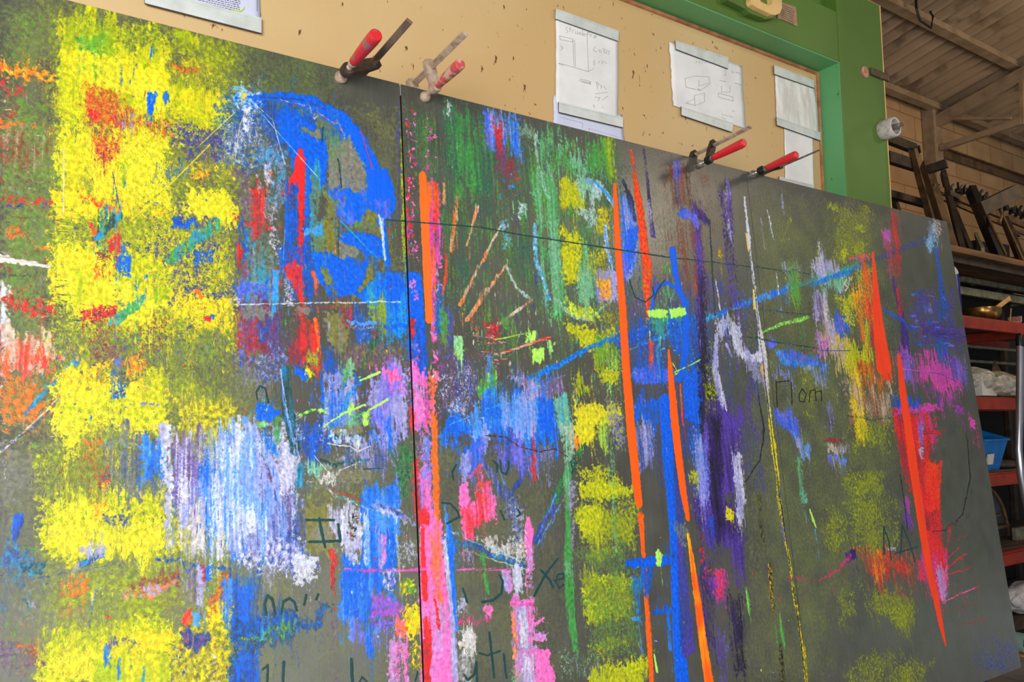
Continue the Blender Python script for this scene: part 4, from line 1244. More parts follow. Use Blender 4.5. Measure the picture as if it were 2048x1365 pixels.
def make_image(name, arr, cs):
    h, w = arr.shape[:2]
    im = bpy.data.images.new(name, w, h, alpha=False, float_buffer=False)
    im.colorspace_settings.name = cs
    buf = np.ones((h, w, 4), np.float32); buf[..., :3] = arr if arr.ndim == 3 else arr[..., None]
    im.pixels.foreach_set(buf.ravel()); im.update(); im.pack()
    return im
_C, _A, _H = build_canvas()
img_paint = make_image('paint_colour', _C, 'sRGB')
img_relief = make_image('paint_relief', np.stack([_H, _A, _A*0], -1), 'Non-Color')

def painted_sheet_material():
    m = bpy.data.materials.new('painted_sheet'); m.use_nodes = True
    nt = m.node_tree; N = nt.nodes; L = nt.links; P = N['Principled BSDF']
    uv = N.new('ShaderNodeUVMap'); uv.uv_map = 'canvas'
    t = N.new('ShaderNodeTexImage'); t.image = img_paint; L.new(uv.outputs[0], t.inputs[0])
    r = N.new('ShaderNodeTexImage'); r.image = img_relief; L.new(uv.outputs[0], r.inputs[0])
    sp = N.new('ShaderNodeSeparateColor'); L.new(r.outputs[0], sp.inputs[0])
    L.new(t.outputs[0], P.inputs['Base Color'])
    mr = N.new('ShaderNodeMapRange'); mr.inputs['To Min'].default_value = 0.29; mr.inputs['To Max'].default_value = 0.5
    L.new(sp.outputs[1], mr.inputs['Value']); L.new(mr.outputs[0], P.inputs['Roughness'])
    ms = N.new('ShaderNodeMapRange'); ms.inputs['To Min'].default_value = 0.6; ms.inputs['To Max'].default_value = 0.35
    L.new(sp.outputs[1], ms.inputs['Value']); L.new(ms.outputs[0], P.inputs['Specular IOR Level'])
    b = N.new('ShaderNodeBump'); b.inputs['Strength'].default_value = 0.55; b.inputs['Distance'].default_value = 0.004
    L.new(sp.outputs[0], b.inputs['Height']); L.new(b.outputs[0], P.inputs['Normal'])
    return m
# ------------------------------------------------------------------ material palette
M_edge = mat('sheet_edge', rgb(214, 210, 198), 0.5, 0.0, c2=rgb(186, 182, 168), scale=30)
M_beige = mat('beige_panel_paint', rgb(205, 176, 126), 0.55, c2=rgb(199, 163, 108), scale=1.2, lo=0.35, hi=0.65,
              c3=rgb(110, 70, 38), s3=62, lo3=0.68, hi3=0.715, st3=(1, 1, 0.45), bump=0.05)
M_green = mat('green_machine_paint', rgb(86, 118, 44), 0.42, c2=rgb(76, 106, 38), scale=2.0, c3=rgb(70, 66, 30), s3=45, lo3=0.72, hi3=0.76, bump=0.04)
M_green_lit = mat('green_machine_paint_lit', rgb(92, 156, 98), 0.45, c2=rgb(80, 144, 86), scale=2.5, c3=rgb(88, 76, 40), s3=40, lo3=0.70, hi3=0.74)  # the press green as daylight shows it, light put into the colour
M_rust = mat('rusty_edge', rgb(176, 120, 74), 0.7, c2=rgb(140, 88, 54), scale=20)
M_cream = mat('cream_paint', rgb(226, 186, 118), 0.5, c2=rgb(206, 164, 98), scale=8)
M_dkmetal = mat('dark_oiled_steel', rgb(74, 62, 52), 0.5, 0.5, c2=rgb(110, 88, 70), scale=40)
M_blkmetal = mat('blackened_steel', rgb(24, 24, 26), 0.4, 0.4, c2=rgb(44, 42, 42), scale=50)
M_zinc = mat('zinc_steel', rgb(176, 170, 160), 0.35, 0.7, c2=rgb(126, 116, 104), scale=60)
M_worn = mat('worn_steel_bar', rgb(146, 118, 96), 0.5, 0.4, c2=rgb(92, 72, 58), scale=50, stretch=(1, 0.2, 1))
M_bone = mat('paint_spattered_steel', rgb(190, 166, 142), 0.6, 0.1, c2=rgb(150, 122, 102), scale=60)
M_redh = mat('worn_red_lacquered_wood', rgb(206, 40, 42), 0.4, c2=rgb(150, 96, 88), scale=50, lo=0.55, hi=0.62)
M_redh2 = mat('pale_worn_red_wood', rgb(192, 74, 70), 0.5, c2=rgb(196, 160, 140), scale=45, lo=0.45, hi=0.56)
M_redn = mat('red_plastic', rgb(214, 32, 38), 0.35, c2=rgb(196, 40, 44), scale=20)
M_greyp = mat('grey_paint_smear', rgb(110, 116, 120), 0.5)
M_paper = mat('paper', rgb(230, 226, 220), 0.7, c2=rgb(218, 214, 209), scale=9, bump=0.12, bscale=18)
M_paperb = mat('bluish_paper', rgb(206, 208, 226), 0.6, c2=rgb(196, 198, 216), scale=6, bump=0.1, bscale=12)
M_crink = mat('crinkled_paper', rgb(228, 224, 214), 0.7, c2=rgb(204, 199, 190), scale=14, stretch=(3, 1, .6), bump=0.5, bscale=26)
M_strip = mat('white_magnetic_strip', rgb(204, 208, 200), 0.4, c2=rgb(188, 192, 184), scale=20)
M_stripedge = mat('strip_dark_edge', rgb(60, 48, 42), 0.6)
M_pencil = mat('pencil', rgb(158, 153, 152), 0.7)
M_print = mat('printed_ink', rgb(74, 70, 76), 0.7)
M_lime = mat('lime_ink', rgb(196, 214, 120), 0.7)
M_roof = mat('fibre_cement_roof', rgb(158, 134, 106), 0.85, c2=rgb(132, 110, 84), scale=1.0, c3=rgb(104, 84, 62), s3=3, lo3=0.56, hi3=0.68)
M_steelw = mat('painted_roof_steel', rgb(150, 128, 100), 0.7, c2=rgb(128, 106, 80), scale=7)
M_floor = mat('concrete_floor', rgb(140, 138, 132), 0.75, c2=rgb(104, 100, 94), scale=1.5, bump=0.1)
M_orange = mat('orange_red_rack_paint', rgb(160, 46, 22), 0.55, c2=rgb(134, 38, 20), scale=10, c3=rgb(70, 34, 26), s3=50, lo3=0.70, hi3=0.74)
M_deck = mat('dark_timber_deck', rgb(92, 72, 54), 0.8, c2=rgb(56, 44, 34), scale=20, stretch=(.2, 1, 1))
M_board = mat('brown_timber_board', rgb(124, 86, 48), 0.8, c2=rgb(84, 58, 34), scale=14, stretch=(.15, 1, 1))
M_bars = mat('dusty_dark_steel', rgb(66, 50, 34), 0.65, 0.2, c2=rgb(40, 32, 24), scale=12)
M_bars2 = mat('brown_painted_steel', rgb(112, 84, 54), 0.65, 0.1, c2=rgb(80, 60, 40), scale=10)
M_pale = mat('pale_grey_steel', rgb(140, 138, 112), 0.5, 0.3, c2=rgb(104, 102, 84), scale=14)
M_dark = mat('black_steel_and_shade', rgb(20, 17, 14), 0.9, c2=rgb(14, 12, 10), scale=4)  # black steel; on the sheet sides it stands for seam shade
M_brass = mat('brass_bowl', rgb(170, 128, 66), 0.28, 0.85, c2=rgb(120, 86, 42), scale=30)
M_wood = mat('pale_wood', rgb(214, 158, 96), 0.6, c2=rgb(186, 130, 74), scale=30, stretch=(1, 1, .3))
M_blue = mat('blue_plastic', rgb(8, 112, 190), 0.4, c2=rgb(4, 98, 172), scale=10)
M_navy = mat('navy_tube', rgb(40, 32, 120), 0.3)
M_chrome = mat('brushed_aluminium_tube', rgb(200, 200, 206), 0.28, 0.9, c2=rgb(180, 180, 188), scale=8)
M_black = mat('black_rubber', rgb(18, 18, 20), 0.35)
M_film = mat('crumpled_clear_film', rgb(206, 198, 180), 0.3, c2=rgb(160, 148, 130), scale=20, bump=0.6, bscale=22, trans=0.2)
M_card = mat('pale_card_box', rgb(206, 204, 190), 0.6)
M_white = mat('white_cloth', rgb(220, 214, 210), 0.8, c2=rgb(190, 184, 182), scale=14, bump=0.4, bscale=30)
M_glass = mat('green_glass_edge', rgb(140, 172, 160), 0.2)
M_rib = mat('ribbed_black_rubber', rgb(26, 26, 28), 0.5, c2=rgb(44, 42, 40), scale=30)
M_pinkrust = mat('pinkish_primer', rgb(196, 140, 124), 0.6, c2=rgb(150, 92, 76), scale=60)
M_greydisc = mat('grey_painted_sheet', rgb(78, 80, 82), 0.5, 0.3, c2=rgb(52, 52, 54), scale=8)
M_wallm = None
def block_wall_material():
    m = bpy.data.materials.new('block_wall'); m.use_nodes = True
    nt = m.node_tree; N = nt.nodes; L = nt.links; P = N['Principled BSDF']; P.inputs['Roughness'].default_value = 0.9
    g = N.new('ShaderNodeNewGeometry'); sx = N.new('ShaderNodeSeparateXYZ'); cb = N.new('ShaderNodeCombineXYZ')
    L.new(g.outputs['Position'], sx.inputs[0]); L.new(sx.outputs[0], cb.inputs[0]); L.new(sx.outputs[2], cb.inputs[1])
    b = N.new('ShaderNodeTexBrick'); L.new(cb.outputs[0], b.inputs['Vector'])
    b.inputs['Scale'].default_value = 1.0; b.inputs['Brick Width'].default_value = 0.62; b.inputs['Row Height'].default_value = 0.30
    b.inputs['Mortar Size'].default_value = 0.008; b.inputs['Mortar Smooth'].default_value = 0.4
    b.inputs['Color1'].default_value = rgb(190, 156, 114); b.inputs['Color2'].default_value = rgb(172, 138, 98)
    b.inputs['Mortar'].default_value = rgb(132, 96, 62)
    n = N.new('ShaderNodeTexNoise'); n.inputs['Scale'].default_value = 3.0; n.inputs['Detail'].default_value = 10
    L.new(g.outputs['Position'], n.inputs['Vector'])
    mr = N.new('ShaderNodeMapRange'); mr.inputs['From Min'].default_value = .35; mr.inputs['From Max'].default_value = .7
    mr.inputs['To Min'].default_value = 0; mr.inputs['To Max'].default_value = .6; L.new(n.outputs['Fac'], mr.inputs['Value'])
    mx = N.new('ShaderNodeMix'); mx.data_type = 'RGBA'; L.new(mr.outputs[0], mx.inputs['Factor'])
    L.new(b.outputs['Color'], mx.inputs['A']); mx.inputs['B'].default_value = rgb(150, 112, 74)
    L.new(mx.outputs['Result'], P.inputs['Base Color'])
    bp = N.new('ShaderNodeBump'); bp.inputs['Strength'].default_value = .5; bp.inputs['Distance'].default_value = .01; bp.invert = True
    L.new(b.outputs['Fac'], bp.inputs['Height']); L.new(bp.outputs[0], P.inputs['Normal'])
    return m

# ------------------------------------------------------------------ the hall
WALL_Y = 5.0
EAVE = at(1775, 189, WALL_Y).z
PITCH = math.tan(math.radians(12.8))
def roof_z(y): return EAVE + (WALL_Y - y)*PITCH
bm = new(); add_box(bm, (-5, -8, -0.1), (17, WALL_Y, 0.0)); tag(obj('floor', bm, M_floor), kind='structure')
bm = new(); add_box(bm, (-4, WALL_Y, 0), (17, WALL_Y+0.2, EAVE+0.06)); tag(obj('wall_back', bm, block_wall_material()), kind='structure')
bm = new()                                                   # corrugated sheets, ridges running down the slope
P_ = 0.20; n = int(21/P_*8); rows = [WALL_Y+0.15, 3.9, 2.4, 0.9, -0.8, -2.5]; prev = None
for y in rows:
    row = [bm.verts.new((-4+i*P_/8, y, roof_z(y)+0.02+0.042*math.sin(2*math.pi*i/8))) for i in range(n)]
    if prev:
        for i in range(n-1): bm.faces.new((prev[i], prev[i+1], row[i+1], row[i]))
    prev = row
ro = obj('ceiling', bm, M_roof, smooth=False); tag(ro, kind='structure')
md = ro.modifiers.new('thickness', 'SOLIDIFY'); md.thickness = 0.008; md.offset = 1

def on_roof(x, y, drop=0.1):
    q = ray(x, y); a = q@EX; b = q@EY; c = q@EZ
    k = (EAVE - drop + WALL_Y*PITCH - CAM_Z)/(c + b*PITCH)
    return Vector((a*k, b*k, c*k+CAM_Z))
# purlin under the sheets
pp = on_roof(1895, 65, 0.09); py = pp.y
for yy, lab in ((py, 'painted steel purlin crossing under the corrugated roof, nearest the green press'),
                (WALL_Y-0.16, 'painted steel purlin tucked into the eave above the block wall')):
    t = thing('roof_purlin', lab, 'roof beam', (8, yy, roof_z(yy)-0.09), 'purlins under the corrugated roof')
    bm = new(); add_box(bm, (3.5, yy-0.035, roof_z(yy)-0.105), (16.5, yy+0.02, roof_z(yy)-0.03), 0.004); obj('flange', bm, M_steelw, t)
    bm = new(); add_box(bm, (3.5, yy-0.055, roof_z(yy)-0.118), (16.5, yy+0.055, roof_z(yy)-0.104), 0.002); obj('lip', bm, M_steelw, t)
# truss: wall column, rafter, tie, strut
cx = at(1873, 300, WALL_Y-0.12).x
t = thing('roof_truss', 'pale steel truss and wall column carrying the corrugated roof', 'roof truss', (cx, WALL_Y-0.12, 0))
bm = new(); add_box(bm, (cx-0.09, WALL_Y-0.16, 0.0), (cx+0.09, WALL_Y-0.002, EAVE-0.02), 0.01); obj('column', bm, M_steelw, t)
bm = new(); add_bar(bm, (cx, WALL_Y-0.05, EAVE-0.24), (cx, -2.0, roof_z(-2.0)-0.2), 0.1, 0.14, 0.004); obj('rafter', bm, M_steelw, t)
zt = at(1885, 303, WALL_Y-0.12).z
te = at_x(2044, 243, cx); tb = at_x(2034, 242, cx); ts = at_x(2041, 160, cx)
bm = new(); add_bar(bm, (cx, WALL_Y-0.165, zt), te, 0.06, 0.07, 0.004); obj('tie', bm, M_steelw, t)
bm = new(); add_bar(bm, (cx, WALL_Y-0.165, at(1880, 239, WALL_Y-0.165).z), (cx, te.y+.1, te.z+.07), 0.035, 0.035, 0.004); obj('brace', bm, M_steelw, t)
bm = new(); add_bar(bm, (cx, te.y, te.z-.04), (cx, te.y-.03, roof_z(te.y)-0.27), 0.05, 0.05, 0.004); obj('strut', bm, M_steelw, t)
a = at(1888, 307, WALL_Y-0.05); b = at(2100, 386, WALL_Y-0.05)
bm = new(); add_bar(bm, (a.x, WALL_Y-0.04, a.z), (b.x+3, WALL_Y-0.04, a.z), 0.02, 0.1, 0.003)
add_bar(bm, (a.x, WALL_Y-0.06, a.z+0.05), (b.x+3, WALL_Y-0.06, a.z+0.05), 0.08, 0.012)
tag(obj('angle_iron', bm, M_bars2), 'long brown angle iron fixed along the block wall right of the column', 'angle iron')
# lamp hanger hooked over the purlin
bm = new(); h0 = on_roof(1833, 18, 0.16); add_tube(bm, [h0+Vector((0, 0, .5)), h0, h0+Vector((.05, 0, -.1)), h0+Vector((.25, 0, -.12)), h0+Vector((.3, 0, .02)), h0+Vector((.25, 0, .05))], 0.012)
tag(obj('wire_hanger', bm, M_black), 'bent black wire hook hanging from the roof purlin', 'hook')

# ------------------------------------------------------------------ green press
YB, YG = 2.04, 1.93
XL, XR = 3.018, 3.352                                         # column
ZS = at(1679, 123, YG).z                                      # soffit of the beam
ZBT = at(1669, 20, YG).z; ZCT = at(1762, 12, YG).z
press = thing('workshop_press', 'big green painted steel press frame with beige back panel behind the painting', 'machine', (3.1, 2.2, 0))
bm = new(); add_box(bm, (XL, YG, 0), (XR, YG+0.55, ZCT), 0.006); obj('column', bm, M_green, press)
# column side plate and beam underside plate, daylight on them painted into the green
bm = new(); add_box(bm, (XL-0.006, YG+0.004, 0), (XL+0.001, YB, ZS)); tag(obj('side_plate', bm, M_green_lit, press), 'green inner face of the column, daylight painted in')
bm = new(); add_box(bm, (-1.2, YG+0.002, ZS), (XL-0.004, YG+0.06, ZBT), 0.004); obj('beam', bm, M_green, press)
bm = new(); add_box(bm, (-1.2, YG+0.06, ZBT-0.02), (XL-0.004, YG+0.40, ZBT+0.7), 0.004); obj('beam_box', bm, M_green, press)
bm = new(); add_box(bm, (-1.2, YG+0.003, ZS-0.006), (XL-0.006, YB, ZS-0.0005)); tag(obj('soffit_plate', bm, M_green_lit, press), 'green underside of the beam, daylight painted in')
bm = new(); add_box(bm, (-1.2, YB, 0.35), (XL+0.05, YB+0.02, ZS+0.1)); obj('back_panel', bm, M_beige, press)
bm = new(); add_tube(bm, [(-1.2, YB-0.004, ZS-0.016), (XL-0.012, YB-0.004, ZS-0.016), (XL-0.014, YB-0.004, 0.4)], 0.009, 8)
tag(obj('rusty_seam', bm, M_rust, press), 'rusty brown seam round the beige panel')
bm = new(); add_tube(bm, [(XR-0.002, YG-0.001, 0.1), (XR-0.002, YG-0.001, ZCT-0.003), (XL+0.1, YG-0.001, ZCT-0.003)], 0.0025, 6)
tag(obj('worn_edge', bm, M_cream, press), 'pale worn paint edge')
# lifting lug with its bracket
def pl(pts, Y): return [at(x, y, Y) for x, y in pts]
yl = YG-0.03
bm = new(); add_prism(bm, pl([(1455, -28), (1455, 0), (1492, 18), (1500, 26), (1532, 38), (1549, 36), (1553, 24), (1548, -34)], yl), (0, 0.03, 0)); obj('lug_bracket', bm, M_green, press)
bm = new()
yo = yl-0.022
outer = [(1504, -26), (1501, 2), (1504, 9), (1515, 16), (1543, 29), (1552, 30), (1560, 26), (1564, 16), (1564, -2), (1560, -22), (1548, -36), (1520, -38)]
inner = [(1521, -16), (1520, -3), (1521, 2), (1525, 5), (1534, 9), (1539, 10), (1543, 8), (1544, 4), (1543, -4), (1540, -14), (1534, -20), (1526, -21)]
A_ = [bm.verts.new(at(x, y, yo)) for x, y in outer]; B_ = [bm.verts.new(at(x, y, yo)) for x, y in inner]
A2 = [bm.verts.new(v.co+Vector((0, 0.022, 0))) for v in A_]; B2 = [bm.verts.new(v.co+Vector((0, 0.022, 0))) for v in B_]
k_ = len(A_)
for i in range(k_):
    j = (i+1) % k_
    bm.faces.new((A_[i], A_[j], B_[j], B_[i])); bm.faces.new((A2[i], B2[i], B2[j], A2[j]))
    bm.faces.new((A_[i], A2[i], A2[j], A_[j])); bm.faces.new((B_[i], B_[j], B2[j], B2[i]))
tag(obj('lifting_lug', bm, M_cream, press), 'cream lug with an oblong hole')
bm = new(); c0 = at(1480, 3, YG); add_lathe(bm, c0+Vector((0, -.004, 0)), c0+Vector((0, -.012, 0)), [(0, .016), (1, .013)], 12); obj('bolt', bm, M_rust, press)
# data plate with rows of small engraved lettering
bm = new(); add_prism(bm, pl([(1557, 2), (1592, 14), (1595, 53), (1555, 36)], YG-0.002), (0, 0.003, 0))
dp = obj('data_plate', bm, mat('tin_plate', rgb(176, 140, 104), 0.5, 0.2, c2=rgb(156, 122, 90), scale=40), press); tag(dp, 'small tin plate with rows of worn lettering')
bm = new(); rr = random.Random(3)
for r_ in range(8):
    x = 1562.0
    while x < 1588:
        w_ = rr.uniform(1.5, 4.0); y0 = 7+r_*4.2+(x-1560)*0.42
        if x+w_ > 1589: break
        add_prism(bm, pl([(x, y0), (x+w_, y0+w_*.42), (x+w_, y0+w_*.42+1.3), (x, y0+1.3)], YG-0.0026), (0, 0.0005, 0)); x += w_+1.0
obj('plate_lettering', bm, M_print, dp)
# disc, strap and hub on the column
c0 = at(1728, 145, YG)
bm = new(); add_lathe(bm, c0, c0+Vector((0, -.008, 0)), [(0, .026), (.8, .026), (1, .022)], 24); d_ = obj('round_cover', bm, M_pinkrust, press, True); tag(d_, 'rusty pinkish round cover')
bm = new(); add_lathe(bm, c0+Vector((0, -.008, 0)), c0+Vector((0, -.012, 0)), [(0, .008), (1, .007)], 12); obj('cover_screw', bm, M_rust, d_)
a = at(1739, 141, YG); b = at(1776, 158, YG)
bm = new(); add_box(bm, (a.x, YG-0.010, (a.z+b.z)/2-0.020), (XR+0.03, YG-0.001, (a.z+b.z)/2+0.014), 0.002); obj('strap', bm, M_dkmetal, press)
c0 = at(1764, 262, YG)
bm = new(); M_, L_ = basis(c0, c0+Vector((0, -0.066, 0)))
add_lathe(bm, c0, c0+Vector((0, -0.066, 0)), [(0, .043), (.05, .045), (.92, .045), (1, .041), (.98, .034), (.3, .032), (.28, .001)], 32, caps=False)
hb = obj('round_hub', bm, mat('chipped_grey_enamel', rgb(196, 186, 176), 0.45, c2=rgb(158, 146, 136), scale=40, lo=.5, hi=.66), press, True); tag(hb, 'grey-white round hub with an open pinkish end')
bm = new(); add_lathe(bm, c0+Vector((0, -.0195, 0)), c0+Vector((0, -.023, 0)), [(0, .0325), (1, .0325)], 24); obj('hub_lining', bm, M_pinkrust, hb)
bm = new(); add_lathe(bm, c0+Vector((0, -.03, 0)), c0+Vector((0, -.10, 0)), [(0, .012), (.75, .012), (.76, .008), (1, .008)], 16); obj('spindle', bm, M_zinc, hb, True)

# ------------------------------------------------------------------ the three painted sheets
M_paint = painted_sheet_material()
S1 = (on_lean(800, 168)[0]+on_lean(845, 1365)[0])/2; S2 = S1+1.383; S3 = S2+1.388; S0 = S1-1.383
ZTOP, ZBOT = 1.067, -0.878
sheets = [(S0, S1, 'left sheet of the abstract painting, bright yellow column, white streaks and blue arc'),
          (S1, S2, 'middle sheet of the abstract painting, pink and orange strokes on dark grey-green'),
          (S2, S3, 'right sheet of the abstract painting, dark grey with a long tapering red stroke')]
for i, (x0, x1, lab) in enumerate(sheets):
    t = thing('painting_panel', lab, 'painting', lean((x0+x1)/2, 1.765, ZBOT), 'painted sheets of the abstract triptych')
    x0 += (0, 0.0035, 0.0008)[i]; x1 -= 0.0008
    dz = (0, 0.0, 0)[i]
    q = [(x0, ZBOT), (x1, ZBOT), (x1, ZTOP), (x0, ZTOP)]
    bm = new(); uvl = bm.loops.layers.uv.new('canvas')
    vs = [bm.verts.new(lean(x, 1.75, z)) for x, z in q]
    f_ = bm.faces.new(vs)
    for lp, (x, z) in zip(f_.loops, q): lp[uvl].uv = ((x-CX0)/(CX1-CX0), (z-CZ0)/(CZ1-CZ0))
    bm.normal_update()
    me = bpy.data.meshes.new('painted_face')
    g_ = bmesh.ops.extrude_face_region(bm, geom=[f_]) if False else None
    # give the face its own 1.5 mm of metal
    back = [bm.verts.new(lean(x, 1.7515, z)) for x, z in q]
    for k in range(4):
        bm.faces.new((vs[k], vs[(k+1) % 4], back[(k+1) % 4], back[k])).material_index = 2 if k in (1, 3) and not (i == 2 and k == 1) else 1  # sides at the seams blackened, their shade painted on
    bf = bm.faces.new(back[::-1]); bf.material_index = 1
    o = obj('painted_face', bm, [M_paint, M_edge, M_dark], t)
    bm = new()
    c = [lean(x0, 1.7520, ZTOP-.0005), lean(x1, 1.7520, ZTOP-.0005), lean(x1, 1.7520, ZTOP-0.03), lean(x0, 1.7520, ZTOP-0.03)]
    off = lean(0, 1.775, 0)-lean(0, 1.7520, 0)
    add_prism(bm, c, off)
    c = [lean(x0, 1.7520, ZBOT+.0005), lean(x1, 1.7520, ZBOT+.0005), lean(x1, 1.7520, ZBOT+0.03), lean(x0, 1.7520, ZBOT+0.03)]; add_prism(bm, c, off)
    for xa, xb in ((x0, x0+0.03), (x1-0.03, x1)):
        nf = len(bm.faces)
        c = [lean(xa, 1.7520, ZBOT+.031), lean(xb, 1.7520, ZBOT+.031), lean(xb, 1.7520, ZTOP-.031), lean(xa, 1.7520, ZTOP-.031)]; add_prism(bm, c, off)
        bm.faces.ensure_lookup_table()
        for f_ in bm.faces[nf:]: f_.material_index = 1  # side folds blackened too, for the shade in the seam
    obj('folded_edge', bm, [M_edge, M_dark], t)
    if i < 2:
        bm = new(); c = [lean(x1-.02, 1.7765, ZBOT), lean(x1+.02, 1.7765, ZBOT), lean(x1+.02, 1.7765, ZTOP-.002), lean(x1-.02, 1.7765, ZTOP-.002)]
        add_prism(bm, c, lean(0, 1.7775, 0)-lean(0, 1.7765, 0)); obj('seam_shade_strip', bm, M_black, t)  # black strip added in place of the shadow in the gap

# low trestle bench that carries the sheets (below the frame)
zb = lean(0, 1.75, ZBOT).z; yb = lean(0, 1.75, ZBOT).y
t = thing('trestle_bench', 'plain timber bench under the lower edge of the painted sheets', 'bench', (1.5, yb+0.02, 0))
bm = new(); add_box(bm, (S0, yb-0.02, zb-0.056), (S3-0.45, yb+0.20, zb-0.008), 0.003); obj('top', bm, M_board, t)
for x in (S0+0.3, S1, S2, S3-0.6):
    for y in (yb+0.0, yb+0.16):
        bm = new(); add_box(bm, (x-0.03, y-0.01, 0), (x+0.03, y+0.03, zb-0.057), 0.003); obj('leg', bm, M_board, t)

# ------------------------------------------------------------------ screw clamps over the top edge
def clamp(label, pad, bar, ya, h0, h1, ytip, hr, br, mats, armw, side=0.0):
    """pad and bar: where the screw and the rail meet the plane of the sheets; depths in the leaning frame"""
    m_bar, m_arm, m_hand, m_pad = mats
    px_, pz_ = on_lean(*pad); bx_, bz_ = on_lean(*bar)
    z0 = px_*EX[2] + 1.75*LY[2] + pz_*LZ[2]
    ya, h0, h1, ytip = [1.75 - z0*(1-1/r_)/LY[2] for r_ in (ya, h0, h1, ytip)]
    Lp = lambda x, d, z: lean(x, d, z)
    t = thing('screw_clamp', label, 'clamp', lean(bx_, 1.75, bz_), 'screw clamps along the top edge')
    bm = new(); add_bar(bm, Lp(bx_, 1.86, bz_), Lp(bx_, ytip, bz_), br*2.2, br*0.95, 0.001, up=(0.5, 0, 1)); obj('rail', bm, m_bar, t)
    # sliding arm from rail to screw
    d = Vector((px_-bx_, pz_-bz_)); L = d.length; d.normalize(); nrm = Vector((-d.y, d.x))
    bm = new()
    def P2(u, v, dd): return Lp(bx_+d.x*u+nrm.x*v, dd, bz_+d.y*u+nrm.y*v)
    a0 = ya-armw*0.5; w1 = br*1.6; w2 = hr*0.95
    prof = [(-0.022, w1), (0.014, w1*1.25), (L*0.6, w2*0.85), (L+hr*0.7, w2*0.8)]
    vt = []
    for u, v in prof:
        vt.append([bm.verts.new(P2(u, s*v, a0+o)) for s, o in ((-1, 0), (1, 0), (1, armw), (-1, armw))])
    for r0, r1 in zip(vt, vt[1:]):
        for k in range(4): bm.faces.new((r0[k], r0[(k+1) % 4], r1[(k+1) % 4], r1[k]))
    bm.faces.new(vt[0]); bm.faces.new(vt[-1])
    add_lathe(bm, Lp(px_, a0-0.004, pz_), Lp(px_, a0+armw+0.002, pz_), [(0, hr*0.95), (0.15, hr*1.05), (0.85, hr*1.05), (1, hr*0.95)], 18)
    obj('sliding_arm', bm, m_arm, t, True)
    # fixed jaw behind the sheets
    bm = new()
    vt = []
    for u, v in ((-0.016, w1), (0.012, w1*1.1), (L*0.85, w2*0.75)):
        vt.append([bm.verts.new(P2(u, s*v, 1.779+o)) for s, o in ((-1, 0), (1, 0), (1, .022), (-1, .022))])
    for r0, r1 in zip(vt, vt[1:]):
        for k in range(4): bm.faces.new((r0[k], r0[(k+1) % 4], r1[(k+1) % 4], r1[k]))
    bm.faces.new(vt[0]); bm.faces.new(vt[-1]); obj('fixed_jaw', bm, m_arm, t)
    bm = new()
    n_ = 60; prof = []
    for k in range(n_+1): prof.append((k/n_, hr*(0.46 if k % 2 else 0.40)))
    add_lathe(bm, Lp(px_, 1.744, pz_), Lp(px_, h0+0.004, pz_), prof, 14); obj('spindle', bm, m_pad, t)
    bm = new(); add_lathe(bm, Lp(px_, 1.7495, pz_), Lp(px_, 1.727, pz_), [(0, hr*0.95), (.3, hr*1.05), (.55, hr*0.98), (.8, hr*0.7), (1, hr*0.55)], 22); obj('pressure_pad', bm, m_pad, t, True)
    bm = new()
    prof = [(0, hr*.55), (.03, hr*.72), (.09, hr*.8), (.14, hr*.78), (.2, hr*.84), (.4, hr*.92), (.62, hr*1.0), (.8, hr*1.05), (.93, hr*1.04), (.98, hr*.98), (1.0, hr*.86)]
    M2, L2 = basis(Lp(px_, h0, pz_), Lp(px_, h1, pz_))
    seg = 32; rings = []
    for tt, r in prof:
        ring = []
        for k in range(seg):
            a = 2*math.pi*k/seg; g = 1-0.035*(0.5+0.5*math.cos(a*8))*(1 if .15 < tt < .96 else 0)
            ring.append(bm.verts.new(M2 @ Vector((r*g*math.cos(a), r*g*math.sin(a), tt*L2))))
        rings.append(ring)
    for a_, b_ in zip(rings, rings[1:]):
        for k in range(seg): bm.faces.new((a_[k], a_[(k+1) % seg], b_[(k+1) % seg], b_[k]))
    bm.faces.new(rings[0]); bm.faces.new(rings[-1])
    hd = obj('handle', bm, m_hand, t, True)
    bm = new(); add_lathe(bm, Lp(px_, h0+.001, pz_), Lp(px_, h0+.014, pz_), [(0, hr*.66), (.5, hr*.7), (1, hr*.5)], 16); obj('ferrule', bm, m_pad, hd, True)
    return t
clamp('leftmost clamp, bright worn red handle, brown rail, pressed on the left sheet', (680, 157), (728, 146), 1.019, 1.036, 1.10, 1.120, .0158, .0075, (M_worn, M_dkmetal, M_redh, M_bone), .020)
clamp('second clamp from left, faded red handle caked with beige paint, beside the sheet seam', (848, 196), (838, 158), 1.024, 1.030, 1.082, 1.104, .0142, .0075, (M_bone, M_bone, M_redh2, M_bone), .018)
clamp('smooth red clamp with black jaws and pale rail, below the hanging paper drawings', (1397, 330), (1404, 303), 1.014, 1.020, 1.0635, 1.068, .0142, .0060, (M_bone, M_blkmetal, M_redn, M_zinc), .016)
clamp('rightmost clamp, smooth red handle pointing right over a thin rod', (1502, 350), (1536, 345), 1.013, 1.020, 1.059, 1.066, .0140, .0032, (M_zinc, M_blkmetal, M_redn, M_zinc), .014)
